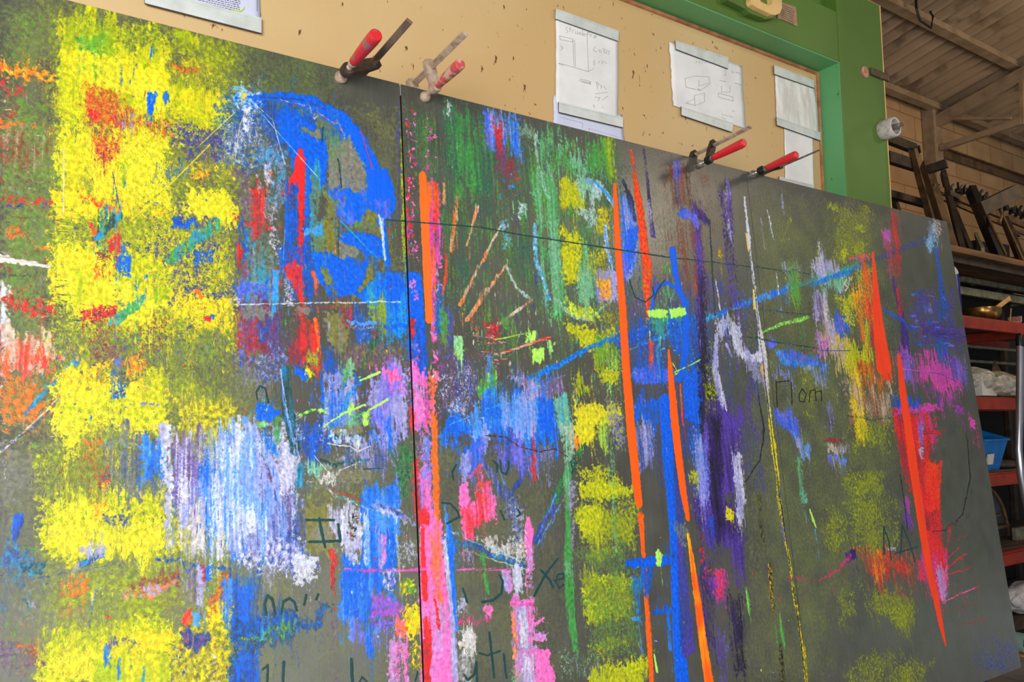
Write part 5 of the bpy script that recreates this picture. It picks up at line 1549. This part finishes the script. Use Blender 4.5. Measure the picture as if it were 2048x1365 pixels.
# ------------------------------------------------------------------ papers and magnetic strips on the beige panel
def sheet(name, label, cat, quad, Y, m, wrinkle=0.0015, seed=1, jag=0.0, group=None, nx=16, ny=20, folds=0.0):
    """quad: TL TR BR BL photograph positions on the panel"""
    rr = random.Random(seed); P = [at(x, y, Y) for x, y in quad]
    bm = new(); g = []
    ph = [rr.uniform(0, 6.28) for _ in range(6)]
    for j in range(ny+1):
        row = []; v = j/ny
        for i in range(nx+1):
            u = i/nx
            p = (P[0]*(1-u)+P[1]*u)*(1-v) + (P[3]*(1-u)+P[2]*u)*v
            if jag and (i in (0, nx) or j in (0, ny)):
                p = p + Vector((rr.uniform(-jag, jag), 0, rr.uniform(-jag, jag)*.6))
            d = wrinkle*(1+math.sin(u*7+ph[0]+v*2)*.5+math.sin(v*9+ph[1]-u*3)*.5) + folds*(0.5+0.5*math.sin(u*34+math.sin(v*5+ph[2])*1.2+ph[3]))*math.sin(math.pi*min(1, max(0, v)))
            row.append(bm.verts.new(p + Vector((0, -d, 0))))
        g.append(row)
    for j in range(ny):
        for i in range(nx): bm.faces.new((g[j][i], g[j][i+1], g[j+1][i+1], g[j+1][i]))
    o = obj(name, bm, m, None, True); md = o.modifiers.new('thickness', 'SOLIDIFY'); md.thickness = 0.0004; md.offset = -1
    return tag(o, label, cat, group)
def strip(label, quad, Y, dark=True):
    P = [at(x, y, Y) for x, y in quad]
    t = thing('magnetic_strip', label, 'magnetic strip', P[0], 'white magnetic strips holding papers')
    bm = new(); add_prism(bm, P, (0, 0.0035, 0)); obj('strip', bm, M_strip, t)
    bm = new(); add_tube(bm, [P[0]+Vector((0, 0.002, 0)), P[3]+Vector((0, 0.002, -.001)), P[2]+Vector((0, 0.002, -.001))], 0.0016 if dark else 0.0008, 6); obj('dark_edge', bm, M_stripedge, t)
    bm = new(); c = [P[0]*.85+P[3]*.15, P[1]*.85+P[2]*.15]
    add_tube(bm, [c[0]+Vector((0, -.0002, 0)), c[1]+Vector((0, -.0002, 0))], 0.0012, 6); obj('ridge', bm, M_strip, t)
    return t
def scribble(parent, name, lines, Y, m, r=0.0007):
    for ln in lines:
        bm = new(); pts = [at(x, y, Y) for x, y in ln]
        for a, b in zip(pts, pts[1:]):
            e = (b-a).normalized()*r*.9
            if (b-a).length > 1e-5: add_bar(bm, a-e, b+e, 0.0004, r*2, up=(0, 1, 0))
        obj(name, bm, m, parent)
YP = YB-0.004
s = sheet('paper_sheet', 'bluish-white sheet peeping out behind and below the tall pencil drawing', 'paper', [(1107, 190), (1244, 230), (1252, 320), (1107, 285)], YP+0.002, M_paperb, .0005, 4, .002)
scribble(s, 'tape_outline', [[(1178, 257), (1238, 275)], [(1178, 257), (1178, 268)], [(1120, 234), (1165, 246), (1165, 256)]], YP+0.0, M_pencil, .0005)
s1 = sheet('paper_drawing', 'tall sheet with a pencil sketch of a frame, held by two white strips', 'paper', [(1111, 18), (1236, 66), (1236, 236), (1112, 206)], YP, M_paper, .0006, 2, .0015)
Yd = YP-0.0026
scribble(s1, 'pencil_line', [
    [(1119, 72), (1145, 78), (1145, 84), (1120, 79), (1119, 72)], [(1146, 80), (1148, 132)], [(1149, 79), (1151, 133)],
    [(1174, 70), (1177, 143)], [(1118, 126), (1176, 143)], [(1176, 143), (1188, 137)], [(1117, 127), (1126, 131)],
    [(1158, 161), (1180, 166), (1181, 169)], [(1160, 158), (1181, 163), (1181, 168), (1164, 164)],
    [(1121, 92), (1126, 96), (1122, 100)], [(1190, 194), (1200, 196), (1196, 201)], [(1205, 200), (1216, 192)], [(1190, 188), (1215, 184)]], Yd, M_pencil)
scribble(s1, 'pencil_letter', [
    [(1135, 53), (1132, 58), (1136, 62), (1133, 66)], [(1140, 54), (1140, 64)], [(1137, 57), (1143, 59)], [(1145, 66), (1145, 60), (1149, 60)], [(1151, 62), (1151, 67), (1155, 68), (1155, 62)],
    [(1158, 65), (1161, 64), (1161, 69), (1157, 68), (1158, 65)], [(1165, 60), (1165, 71)], [(1161, 68), (1165, 68)], [(1168, 67), (1171, 69), (1168, 72), (1166, 69), (1168, 67)],
    [(1175, 64), (1174, 72)], [(1175, 64), (1180, 66)], [(1174, 68), (1178, 69)], [(1181, 74), (1181, 69), (1184, 70)], [(1186, 72), (1189, 72), (1189, 76), (1186, 75)], [(1191, 76), (1191, 70), (1193, 75)],
    [(1190, 93), (1187, 101), (1194, 104)], [(1196, 100), (1199, 100), (1199, 105)], [(1202, 100), (1202, 106)], [(1206, 97), (1210, 99), (1207, 103), (1211, 106)], [(1214, 100), (1212, 108)], [(1216, 101), (1219, 103), (1217, 109)],
    [(1190, 120), (1187, 124), (1190, 128), (1187, 130)], [(1197, 126), (1200, 122)], [(1203, 121), (1206, 124), (1203, 128)], [(1208, 123), (1213, 127)],
    [(1193, 164), (1195, 178)], [(1193, 164), (1198, 168), (1195, 171)], [(1200, 170), (1204, 173), (1201, 177)], [(1207, 172), (1212, 178)], [(1185, 212), (1189, 210), (1188, 217)], [(1204, 213), (1207, 217)]], Yd, M_pencil, .0006)
sheet2 = sheet('paper_drawing', 'wide curling sheet with box sketches, middle paper of the row', 'paper', [(1338, 84), (1484, 133), (1491, 258), (1346, 212)], YP, M_paper, .0016, 5, .0022)
Yd = YP-0.0062
scribble(sheet2, 'pencil_line', [
    [(1370, 157), (1372, 174), (1400, 181), (1420, 168), (1418, 154)], [(1370, 157), (1390, 152), (1418, 154)], [(1398, 160), (1398, 172), (1418, 166)], [(1396, 176), (1400, 181)],
    [(1389, 191), (1390, 211), (1409, 204), (1409, 186), (1389, 191)], [(1390, 211), (1372, 206), (1389, 197)],
    [(1450, 140), (1452, 150), (1448, 150)], [(1443, 172), (1443, 184), (1460, 184), (1460, 172)], [(1437, 186), (1466, 194), (1466, 202), (1437, 194), (1437, 186)],
    [(1440, 161), (1452, 163)], [(1470, 166), (1484, 170)]], Yd, M_pencil)
scribble(sheet2, 'pencil_letter', [
    [(1394, 121), (1392, 126)], [(1397, 122), (1400, 123), (1399, 127)], [(1404, 122), (1404, 128)], [(1408, 126), (1414, 124)], [(1466, 140), (1464, 145), (1468, 146)], [(1471, 144), (1480, 147)],
    [(1445, 228), (1447, 231)], [(1450, 229), (1455, 233)], [(1458, 231), (1466, 235)], [(1444, 235), (1452, 238)], [(1464, 221), (1470, 223)]], Yd, M_pencil, .0006)
sheet('paper_sheet', 'crinkled vertically folded sheet beside the green column', 'paper', [(1549, 142), (1629, 170), (1638, 268), (1553, 240)], YP, M_crink, .0010, 9, .0015, folds=.0035)
sheet('paper_sheet', 'narrow plain sheet hanging below the crinkled one', 'paper', [(1568, 252), (1626, 272), (1629, 400), (1571, 385)], YP+0.001, M_paper, .0009, 11, .001)
pr = sheet('printed_sheet', 'white printed sheet with tiny text at the top left of the panel', 'paper', [(300, -60), (519, -10), (521, 44), (300, -8)], YP, M_paperb, .0003, 12)
bm = new(); rr = random.Random(8)
for r_ in range(9):
    x = 395.0 if r_ > 0 else 420.0; end = 478 if r_ < 8 else 470
    while x < end:
        w_ = rr.uniform(2.5, 7); y0 = -18+r_*4.1+(x-395)*0.235
        a = [(x, y0), (x+w_, y0+w_*.235), (x+w_, y0+w_*.235+1.5), (x, y0+1.5)]
        add_prism(bm, [at(u, v, YP-.0012) for u, v in a], (0, .0004, 0)); x += w_+1.6
obj('printed_text', bm, M_print, pr); bm = new()
for k in range(14):
    y0 = -14+k*2.6; add_prism(bm, [at(u, v, YP-.0012) for u, v in ((514, y0), (515.2, y0), (515.2, y0+1.7), (514, y0+1.7))], (0, .0004, 0))
obj('margin_text', bm, M_print, pr)
bm = new(); cv = [(464, 18), (472, 21), (480, 22), (486, 19), (488, 14)]
add_tube(bm, [at(u, v, YP-.0012) for u, v in cv], [.0018, .0022, .0026, .0026, .0018], 6); tag(obj('curved_emblem', bm, M_lime, pr), 'pale lime curved mark')

YS = YB-0.012
strip('long white strip along the bottom of the printed sheet, topmost left', [(288, -26), (523, 36), (523, 66), (290, 6)], YS)
strip('white strip across the top of the tall frame sketch', [(1112, 17), (1238, 62), (1237, 82), (1111, 37)], YS, False)
strip('white strip across the bottom of the tall frame sketch', [(1118, 204), (1246, 235), (1246, 255), (1118, 224)], YS)
strip('white strip across the top of the box sketches', [(1351, 81), (1457, 115), (1456, 137), (1352, 98)], YS)
strip('white strip across the bottom of the box sketches', [(1363, 213), (1467, 246), (1464, 264), (1363, 230)], YS)
strip('white strip across the top of the crinkled sheet', [(1548, 130), (1628, 161), (1629, 176), (1549, 148)], YS)
strip('white strip where crinkled and narrow plain sheets overlap', [(1553, 234), (1641, 265), (1641, 281), (1554, 250)], YS)
strip('thin strip at the foot of the narrow plain sheet, just above the painting', [(1559, 353), (1626, 370), (1626, 388), (1559, 372)], YS)

# ------------------------------------------------------------------ orange-red pallet rack at the right
YF, YR = 3.0, 3.85
RX0, RX1 = 5.30, 8.6
zs = [at(1922, 632, YF).z, at(1952, 797, YF).z, at(1975, 952, YF).z, at(2005, 1112, YF).z]
zb2 = at(1897, 488, 3.3).z
rack = thing('pallet_rack', 'orange-red painted storage rack behind the right end of the painting', 'storage rack', (6.9, 3.4, 0))
BH = 0.085
for z in zs:
    bm = new(); add_box(bm, (RX0, YF, z-BH), (RX1, YF+0.045, z), 0.004); add_box(bm, (RX0, YF+0.02, z-0.002), (RX1, YF+0.07, z+0.012), 0.003)
    obj('front_beam', bm, M_orange, rack)
    bm = new(); add_box(bm, (RX0, YR-0.05, z-BH), (RX1, YR, z), 0.004); obj('rear_beam', bm, M_orange, rack)
    for x in (RX0+0.1, 7.45):
        bm = new(); add_box(bm, (x, YF+0.05, z-BH+0.005), (x+0.05, YR-0.052, z-0.004), 0.003); obj('cross_beam', bm, M_orange, rack)
    bm = new(); add_box(bm, (RX0, YF+0.075, z+0.0), (RX1, YR, z+0.022), 0.002); obj('deck', bm, M_deck, rack)
bm = new(); add_box(bm, (RX0, YF+0.03, 0.12), (RX1, YR, 0.17), 0.002); obj('deck', bm, M_deck, rack)
ux = at(2029, 720, YF+.4).x
for x in (RX0-0.085, ux, RX1+0.005):
    for y in ((YF-0.01, YR-0.06) if x != ux else (YR-0.06,)):
        bm = new(); add_box(bm, (x, y+0.075, 0), (x+0.075, y+0.145, zs[0]+0.03), 0.004) if False else add_box(bm, (x, y if y < 3.2 else YR+.002, 0), (x+0.06, (y if y < 3.2 else YR+.002)+0.05, zb2-.122), 0.004)
        obj('upright', bm, M_dark if y < 3.2 else M_bars, rack)
bm = new(); add_box(bm, (RX0-.1, YR+0.055, 0.1), (11.5, YR+0.075, zb2-.13)); obj('dark_backing', bm, M_dark, rack)  # near-black sheet added so the bays look dark behind
# brown board shelf above it
zb2 = at(1897, 488, 3.3).z
sh = thing('board_shelf', 'dark brown timber shelf loaded with leaning steel stands above the orange rack', 'shelf', (7.0, 3.6, zb2))
bm = new(); add_box(bm, (5.6, 3.3, zb2-0.055), (9.5, 4.3, zb2), 0.004); obj('board', bm, M_board, sh)
for y in (3.36, 4.1):
    bm = new(); add_box(bm, (5.7, y, zb2-0.12), (9.4, y+.06, zb2-0.056), 0.003); obj('bearer', bm, M_bars, sh)
# lengths of pale steel lying on the rack decks, seen through the gaps
long_bars = [(1918, 578, 3.62, .05, 'pale grey steel length lying high at the back of the rack, thickest one'),
             (1975, 566, 3.75, .035, 'pale grey steel length behind the brass bowl, upper one'),
             (1925, 691, 3.70, .018, 'thin pale bar in the second bay, upper one'),
             (1930, 721, 3.66, .018, 'thin pale bar in the second bay, lower one just over the plastic wrap'),
             (2000, 752, 3.72, .018, 'thin pale bar low in the second bay by the aluminium tube')]
for x, y, Y, h, lab in long_bars:
    p = at(x, y, Y)
    bm = new(); add_box(bm, (p.x-0.5, Y-0.02, p.z-h), (10.5, Y+0.02, p.z+h*0.4), 0.002)
    for k in range(3): add_box(bm, (p.x-0.1+k*1.6, Y+0.021, p.z-0.02), (p.x-0.06+k*1.6, YR+0.008, p.z+0.0))
    tag(obj('steel_length', bm, M_pale), lab, 'steel bar', 'steel lengths racked at the back')

# things on the rack
p = at(1970, 628, YF+0.16); z0 = zs[0]+0.023; c = Vector((p.x, YF+0.18, z0))
t = thing('brass_bowl', 'round brass bowl standing on the top orange shelf', 'bowl', c)
bm = new(); add_lathe(bm, c, c+Vector((0, 0, .105)), [(0, .05), (.06, .085), (.3, .122), (.7, .138), (1.0, .134), (.97, .128), (.7, .131), (.3, .115), (.1, .08), (.08, .01)], 40, caps=False)
bm.faces.new([v for v in bm.verts if abs(v.co.z-z0) < 1e-6 and (v.co-c).length < .051]) if False else None
obj('bowl', bm, M_brass, t, True)
bm = new(); a = c+Vector((.02, 0, .03)); b = at(2020, 596, YF+0.12)
add_bar(bm, a, a.lerp(b, .5), .012, .02, .003); add_bar(bm, a.lerp(b, .48), b, .014, .04, .006)
tag(obj('wooden_spatula', bm, M_wood), 'wooden spatula sticking out of the brass bowl', 'spatula')
c = at(2022, 636, YF+0.12); c.z = z0
t = thing('paint_tray', 'small crusted tray beside the brass bowl', 'tray', c)
bm = new(); add_prism(bm, [c+Vector((-.10, -.06, 0)), c+Vector((.06, -.05, 0)), c+Vector((.08, .06, 0)), c+Vector((-.08, .06, 0))], (0, 0, .008))
add_bar(bm, c+Vector((.07, -.05, .034)), c+Vector((.085, .06, .036)), .02, .05, .004); obj('tray', bm, M_pinkrust, t)
bm = new(); add_bar(bm, c+Vector((-.02, 0, .012)), c+Vector((.06, .02, .13)), .007, .007); obj('stirring_stick', bm, M_wood, t)
# navy tube with white cap behind the painting edge
p = at(1914, 560, 2.6)
t = thing('navy_tube', 'thin navy blue tube with white cap beside the painting edge', 'tube', (p.x, 2.6, 0))
bm = new(); add_tube(bm, [(p.x+.01, 2.60, 0), (p.x, 2.6, p.z-.02), (p.x-.01, 2.6, p.z+.04)], .016, 12); obj('tube', bm, M_navy, t, True)
bm = new(); add_tube(bm, [(p.x-.01, 2.6, p.z+.04), (p.x-.018, 2.6, p.z+.052), (p.x-.045, 2.6, p.z+.072)], .0168, 12); obj('cap', bm, M_card, t, True)
# aluminium tube with black end, bent, in front of the rack
t = thing('aluminium_tube', 'bent bright aluminium tube with black rubber end in front of the rack', 'tube', (5.0, 2.2, 0))
pts = [at(2040, 690, 2.45), at(2040, 760, 2.45), at(2039, 840, 2.45), at(2037, 900, 2.45), at(2041, 950, 2.45), at(2052, 1010, 2.45), at(2070, 1080, 2.45)]
last = pts[-1]; pts.append(Vector((last.x+.1, 2.45, 0.023)))
bm = new(); add_tube(bm, pts, .0225, 16); obj('tube', bm, M_chrome, t, True)
bm = new(); q0 = at(2040, 690.5, 2.45); q1 = at(2040, 667, 2.45); q1.x = q0.x
add_lathe(bm, q0-Vector((0, 0, .012)), q1, [(0, .0236), (.8, .0236), (.93, .019), (1, .009)], 18); obj('end_cap', bm, M_black, t, True)
# film-wrapped box
z1 = zs[1]+0.023
c = at(1970, 795, YF+0.16); 
t = thing('wrapped_box', 'pale box loosely wrapped in crumpled clear plastic on the second shelf', 'box', (c.x, YF+.2, z1))
bm = new(); add_box(bm, (c.x-.26, YF+.05, z1), (c.x-.04, YF+.30, z1+.16), .004); obj('carton', bm, M_card, t)
def crumple(bm, cx_, cy_, cz_, rx, ry, rz, seed, sub=4, amp=.16, floor=-9):
    r = bmesh.ops.create_icosphere(bm, subdivisions=sub, radius=1)
    rr = random.Random(seed); ks = [(Vector((rr.uniform(-4, 4), rr.uniform(-4, 4), rr.uniform(-4, 4))), rr.uniform(0, 6)) for _ in range(9)]
    for v in r['verts']:
        n = sum(abs(math.sin(v.co.dot(k)*1.3+p)) for k, p in ks)/9
        f = 1+amp*(n-.6)*2.2; q = v.co*f
        v.co = Vector((cx_+q.x*rx, cy_+q.y*ry, max(cz_-rz*.98, floor, cz_+q.z*rz)))
bm = new(); crumple(bm, c.x+.12, YF+.14, z1+.095, .32, .16, .105, 5, floor=z1+.002); crumple(bm, c.x-.15, YF+.17, z1+.13, .17, .16, .10, 11, floor=z1+.002)
crumple(bm, c.x+.34, YF+.02, z1+.05, .2, .10, .09, 7, floor=z1+.002); obj('plastic_wrap', bm, M_film, t)
# small dark folded sheet behind
bm = new(); p = at(1990, 722, YF+.5); add_prism(bm, [(p.x-.2, YF+.5, z1), (p.x, YF+.5, z1+.35), (p.x+.16, YF+.5, z1+.2), (p.x+.3, YF+.5, z1)], (0, .01, 0))
tag(obj('metal_offcut', bm, M_bars2), 'pointed dark sheet metal offcut standing behind the wrapped box', 'metal offcut')
# blue bin
z2 = zs[2]+0.023
c = at(1980, 950, YF+.12); t = thing('storage_bin', 'bright blue open plastic bin on the third shelf', 'bin', (c.x, YF+.2, z2))
W0, W1, D0, D1, Hb = .15, .19, .13, .19, .245
bm = new()
cy0 = YF+.24; ring = []
for w, d, zz in ((W0, D0, 0), (W1, D1, Hb*.94), (W1+.012, D1+.012, Hb*.94), (W1+.012, D1+.012, Hb), (W1-.006, D1-.006, Hb), (W0-.01, D0-.01, .012)):
    zf = zz
    ring.append([bm.verts.new((c.x+sx*w-.02, cy0+sy*d, z2+zf)) for sx, sy in ((-1, -1), (1, -1), (1, 1), (-1, 1))])
bm.faces.new(ring[0]); bm.faces.new(ring[-1])
for a_, b_ in zip(ring, ring[1:]):
    for k in range(4): bm.faces.new((a_[k], a_[(k+1) % 4], b_[(k+1) % 4], b_[k]))
# the rear wall stands higher
for v in bm.verts:
    if v.co.y > cy0+.1 and v.co.z > z2+.1: v.co.z += .12
bn = obj('bin_shell', bm, M_blue, t)
bm = new(); add_prism(bm, [Vector((c.x-.14, cy0-D0-.045, z2+.05)), Vector((c.x-.06, cy0-D0-.045, z2+.05)), Vector((c.x-.05, cy0-D0-.057, z2+.13)), Vector((c.x-.14, cy0-D0-.057, z2+.13))], (0, .012, 0)); tag(obj('paper_label', bm, M_card, t), 'cream label on the front')
bm = new(); crumple(bm, c.x+.36, YF+.2, z2+.03, .2, .12, .032, 3, 3, floor=z2+.002); tag(obj('grey_rag', bm, M_deck), 'flattened grey-brown rag right of the blue bin', 'rag')
bm = new(); crumple(bm, c.x+.27, YF+.46, z2+.08, .10, .06, .082, 31, 3, .3, floor=z2+.002); tag(obj('brown_bag', bm, M_bars2), 'crumpled brown bag standing behind the blue bin', 'bag')
# big grey disc with brass-coloured rim on the fourth shelf
z3 = zs[3]+0.023
c = at(1978, 1108, YF+.34); R = .40
t = thing('metal_disc', 'large grey disc with tarnished rim leaning in the fourth bay', 'disc', (c.x, YF+.4, z3))
cc = Vector((c.x+.02, YF+.40, z3+R*.985-.40)) ; cc.z = z3+.03
bm = new(); seg = 40; fr_ = []; bk_ = []
for k in range(seg+1):
    a = math.pi*k/seg; fr_.append((cc.x+R*math.cos(a), YF+.38, cc.z-.03+R*math.sin(a)*1.1))
add_prism(bm, fr_, (0, .03, 0)); obj('disc', bm, M_greydisc, t)
bm = new(); add_tube(bm, [(x, YF+.37, z) for x, y, z in fr_], .012, 8); obj('rim', bm, M_board, t, True)
bm = new(); add_box(bm, (cc.x-.1, YF+.30, cc.z+.06), (cc.x+.28, YF+.379, cc.z+.085), .002); add_box(bm, (cc.x-.1, YF+.30, cc.z+.16), (cc.x+.14, YF+.379, cc.z+.18), .002); obj('bracket', bm, M_bars2, t)
bm = new(); p = at(2040, 1062, YF+.22); add_box(bm, (p.x-.1, YF+.2, z3), (p.x+.4, YF+.24, p.z+.03), .003); 
tag(obj('steel_channel', bm, M_pale), 'grey punched steel channel in front of the grey disc', 'steel channel')
bm = new(); add_box(bm, (RX0+.1, YF+.09, z3), (7.5, YF+.7, z3+.012), .003) if False else add_box(bm, (RX0+.1, YF+.045, z3), (6.3, YF+.18, z3+.02), .003)
tag(obj('rubber_mat', bm, M_rib), 'flat dark mat lying at the front of the fourth shelf', 'mat')
# bottom deck clutter
z4 = 0.171
c = at(2046, 1262, YF+.15)
bm = new(); crumple(bm, c.x+.12, YF+.16, z4+.12, .30, .13, .12, 21); tag(obj('white_cloth_bag', bm, M_white), 'white crumpled cloth bag on the lowest deck', 'cloth bag')
c = at(2046, 1287, YF-.08)
t = thing('tape_roll', 'round green-white roll seen end-on in front of the white cloth', 'roll', (c.x, YF-.08, 0.0))
bm = new(); add_lathe(bm, c+Vector((0, .09, 0)), c+Vector((0, -.02, 0)), [(0, .07), (1, .07), (1, .05), (.95, .045), (.95, .01)], 28, caps=False); obj('roll', bm, M_glass, t, True)
bm = new(); add_lathe(bm, c+Vector((0, -.012, 0)), c+Vector((0, -.024, 0)), [(0, .036), (1, .03), (1, .012)], 24, caps=False); obj('core', bm, M_greydisc, t)
bm = new(); add_box(bm, (c.x-.09, YF-.16, 0.0), (c.x+.3, YF+.02, c.z-.072), .004); tag(obj('wooden_crate', bm, M_wood), 'pale wooden crate under the green-white roll', 'crate')
bm = new()
for k in range(6): add_box(bm, (4.3, 1.75+k*.075, 0.0), (5.9, 1.79+k*.075, .05+.02*(k % 2)), .004)
tag(obj('ribbed_mat', bm, M_rib), 'black ribbed rubber matting on the floor by the painting corner', 'mat')

# ------------------------------------------------------------------ dark steel trestle and leaning stands behind
def px_bar(bm, a, b, Ya, Yb, w, h=None): add_bar(bm, at(a[0], a[1], Ya), at(b[0], b[1], Yb), w, h or w, .002)
t = thing('steel_trestle', 'tall dark steel trestle frame with cross rails beyond the green column', 'trestle', at(1800, 420, 4.1))
for nm, a, b, w in (('top_rail', (1770, 275), (1829, 298), .09), ('middle_rail', (1775, 314), (1850, 338), .11), ('lower_rail', (1770, 386), (1864, 412), .07)):
    bm = new(); px_bar(bm, a, b, 4.1, 4.1, .06, w); obj(nm, bm, M_bars, t)
bm = new(); px_bar(bm, (1826, 296), (1880, 500), 4.05, 4.0, .07, .07); obj('leg', bm, M_bars2, t)
bm = new(); px_bar(bm, (1786, 395), (1812, 470), 4.15, 4.15, .05, .05); obj('leg', bm, M_bars, t)
bm = new(); px_bar(bm, (1824, 297), (1838, 292), 4.0, 4.0, .015, .015); px_bar(bm, (1838, 292), (1841, 306), 4.0, 4.0, .015, .015); obj('hook', bm, M_blkmetal, t)
stands = [((1850, 328), (1905, 500), .11, M_bars2, 'leaning brown steel stand just right of the trestle'),
          ((1886, 345), (1925, 492), .075, M_bars, 'leaning dark steel post in front of the wall column'),
          ((1905, 412), (1945, 500), .06, M_bars, 'leaning dark steel post left of the thick dark plate'),
          ((1941, 378), (2000, 505), .11, M_blkmetal, 'thick dark leaning plate in the middle of the shelf'),
          ((1972, 428), (2012, 510), .03, M_bars2, 'thin brown leaning lath right of the thick plate'),
          ((1996, 410), (2044, 490), .03, M_bars2, 'thin brown leaning lath near the right frame edge'),
          ((2010, 440), (2046, 515), .10, M_bars, 'wide dark leaning plate at the right end of the shelf'),
          ((1952, 470), (1966, 505), .05, M_pale, 'short pale offcut standing on the shelf')]
for (a, b, w, mm, lab), dy in zip(stands, (0, 0, 0, 0, -.17, -.13, 0, -.15, -.17)):
    p = at(b[0], b[1], 3.55+dy)
    q0 = at(a[0], a[1], 3.9+dy); q1 = Vector((p.x, 3.55+dy, zb2+.02))
    bm = new(); add_bar(bm, q0, q1+Vector((0, 0, .03)), w*.6, w, .003)
    if w > .07: add_bar(bm, q0.lerp(q1, .3)+Vector((-.05, -.03, .02)), q0.lerp(q1, .3)+Vector((.12, -.03, 0)), .03, .05, .002)
    tag(obj('leaning_steel', bm, mm), lab, 'steel stand', 'steel pieces leaning on the brown shelf')
for a, b, w, lab in (((1855, 340), (1894, 327), .07, 'short dark beam jutting up right across the leaning stands'),
                     ((1958, 420), (2032, 384), .13, 'heavy dark beam jutting up right near the frame edge')):
    bm = new(); px_bar(bm, a, b, 3.5, 3.35, w*.8, w); 
    tag(obj('dark_beam', bm, M_bars), lab, 'steel beam', 'dark beams jutting from the stacked steel')
# punched rail row with small cast fittings
bm = new(); px_bar(bm, (1876, 380), (2052, 452), 4.05, 4.05, .04, .07); px_bar(bm, (1876, 393), (2052, 469), 4.05, 4.05, .03, .04)
tag(obj('punched_rail', bm, M_bars2), 'long brown punched rail running behind the leaning stands', 'rail')
ORD = ['first', 'second', 'third', 'fourth', 'fifth', 'sixth', 'seventh', 'eighth', 'ninth', 'tenth', 'eleventh', 'twelfth', 'thirteenth', 'fourteenth', 'fifteenth']
rr = random.Random(4)
_s = sorted([(1872, 372), (1897, 378), (1917, 380), (1924, 377), (1944, 374), (1950, 384), (1962, 392), (1974, 382), (1981, 376), (1986, 392), (2004, 402), (2030, 398), (2024, 412), (2041, 424)])
spots = []
for x, y in _s:
    x = max(x, (spots[-1][0]+11) if spots else 0)
    spots.append((x, max(y, 380+(x-1876)*.409-22)))
for k, (x, y) in enumerate(spots):
    p = at(x, y+3, 4.0)
    bm = new(); add_box(bm, (p.x-.03, 3.97, p.z-.03), (p.x+.03, 4.025, p.z+.03), .006)
    rp = at(x, 381+(x-1876)*.409, 4.05); add_bar(bm, p, Vector((p.x, 4.03, rp.z+.05)), .025, .025)
    for j in range(3): add_bar(bm, p, p+Vector((rr.uniform(-.08, .08), -.02, rr.uniform(-.02, .09))), .02, .02)
    tag(obj('cast_fitting', bm, M_blkmetal), 'small black fitting on the brown punched rail, ' + ORD[k] + ' of them from the left', 'fitting', 'black fittings on the punched rail')
c = at(1990, 420, 3.6); bm = new(); add_tube(bm, [c+Vector((.13*math.cos(a*.35), 0, .13*math.sin(a*.35))) for a in range(-3, 9)], .014, 8)
tag(obj('hoop', bm, M_bars2), 'brown steel hoop hooked below the heavy dark beam', 'hoop')
# dark backing of stacked steel behind the stands
for k in range(9):
    x = 6.4+k*.42; zt_ = zb2+.62-.02*k+.06*math.sin(k*2.1)
    bm = new(); add_box(bm, (x, 4.2, zb2), (x+.33, 4.27, zt_), .004)
    tag(obj('stacked_plate', bm, M_dark), 'dark plate on edge at the back of the brown shelf, ' + ORD[k] + ' from the left', 'steel plate', 'dark plates on edge at the back of the brown shelf')
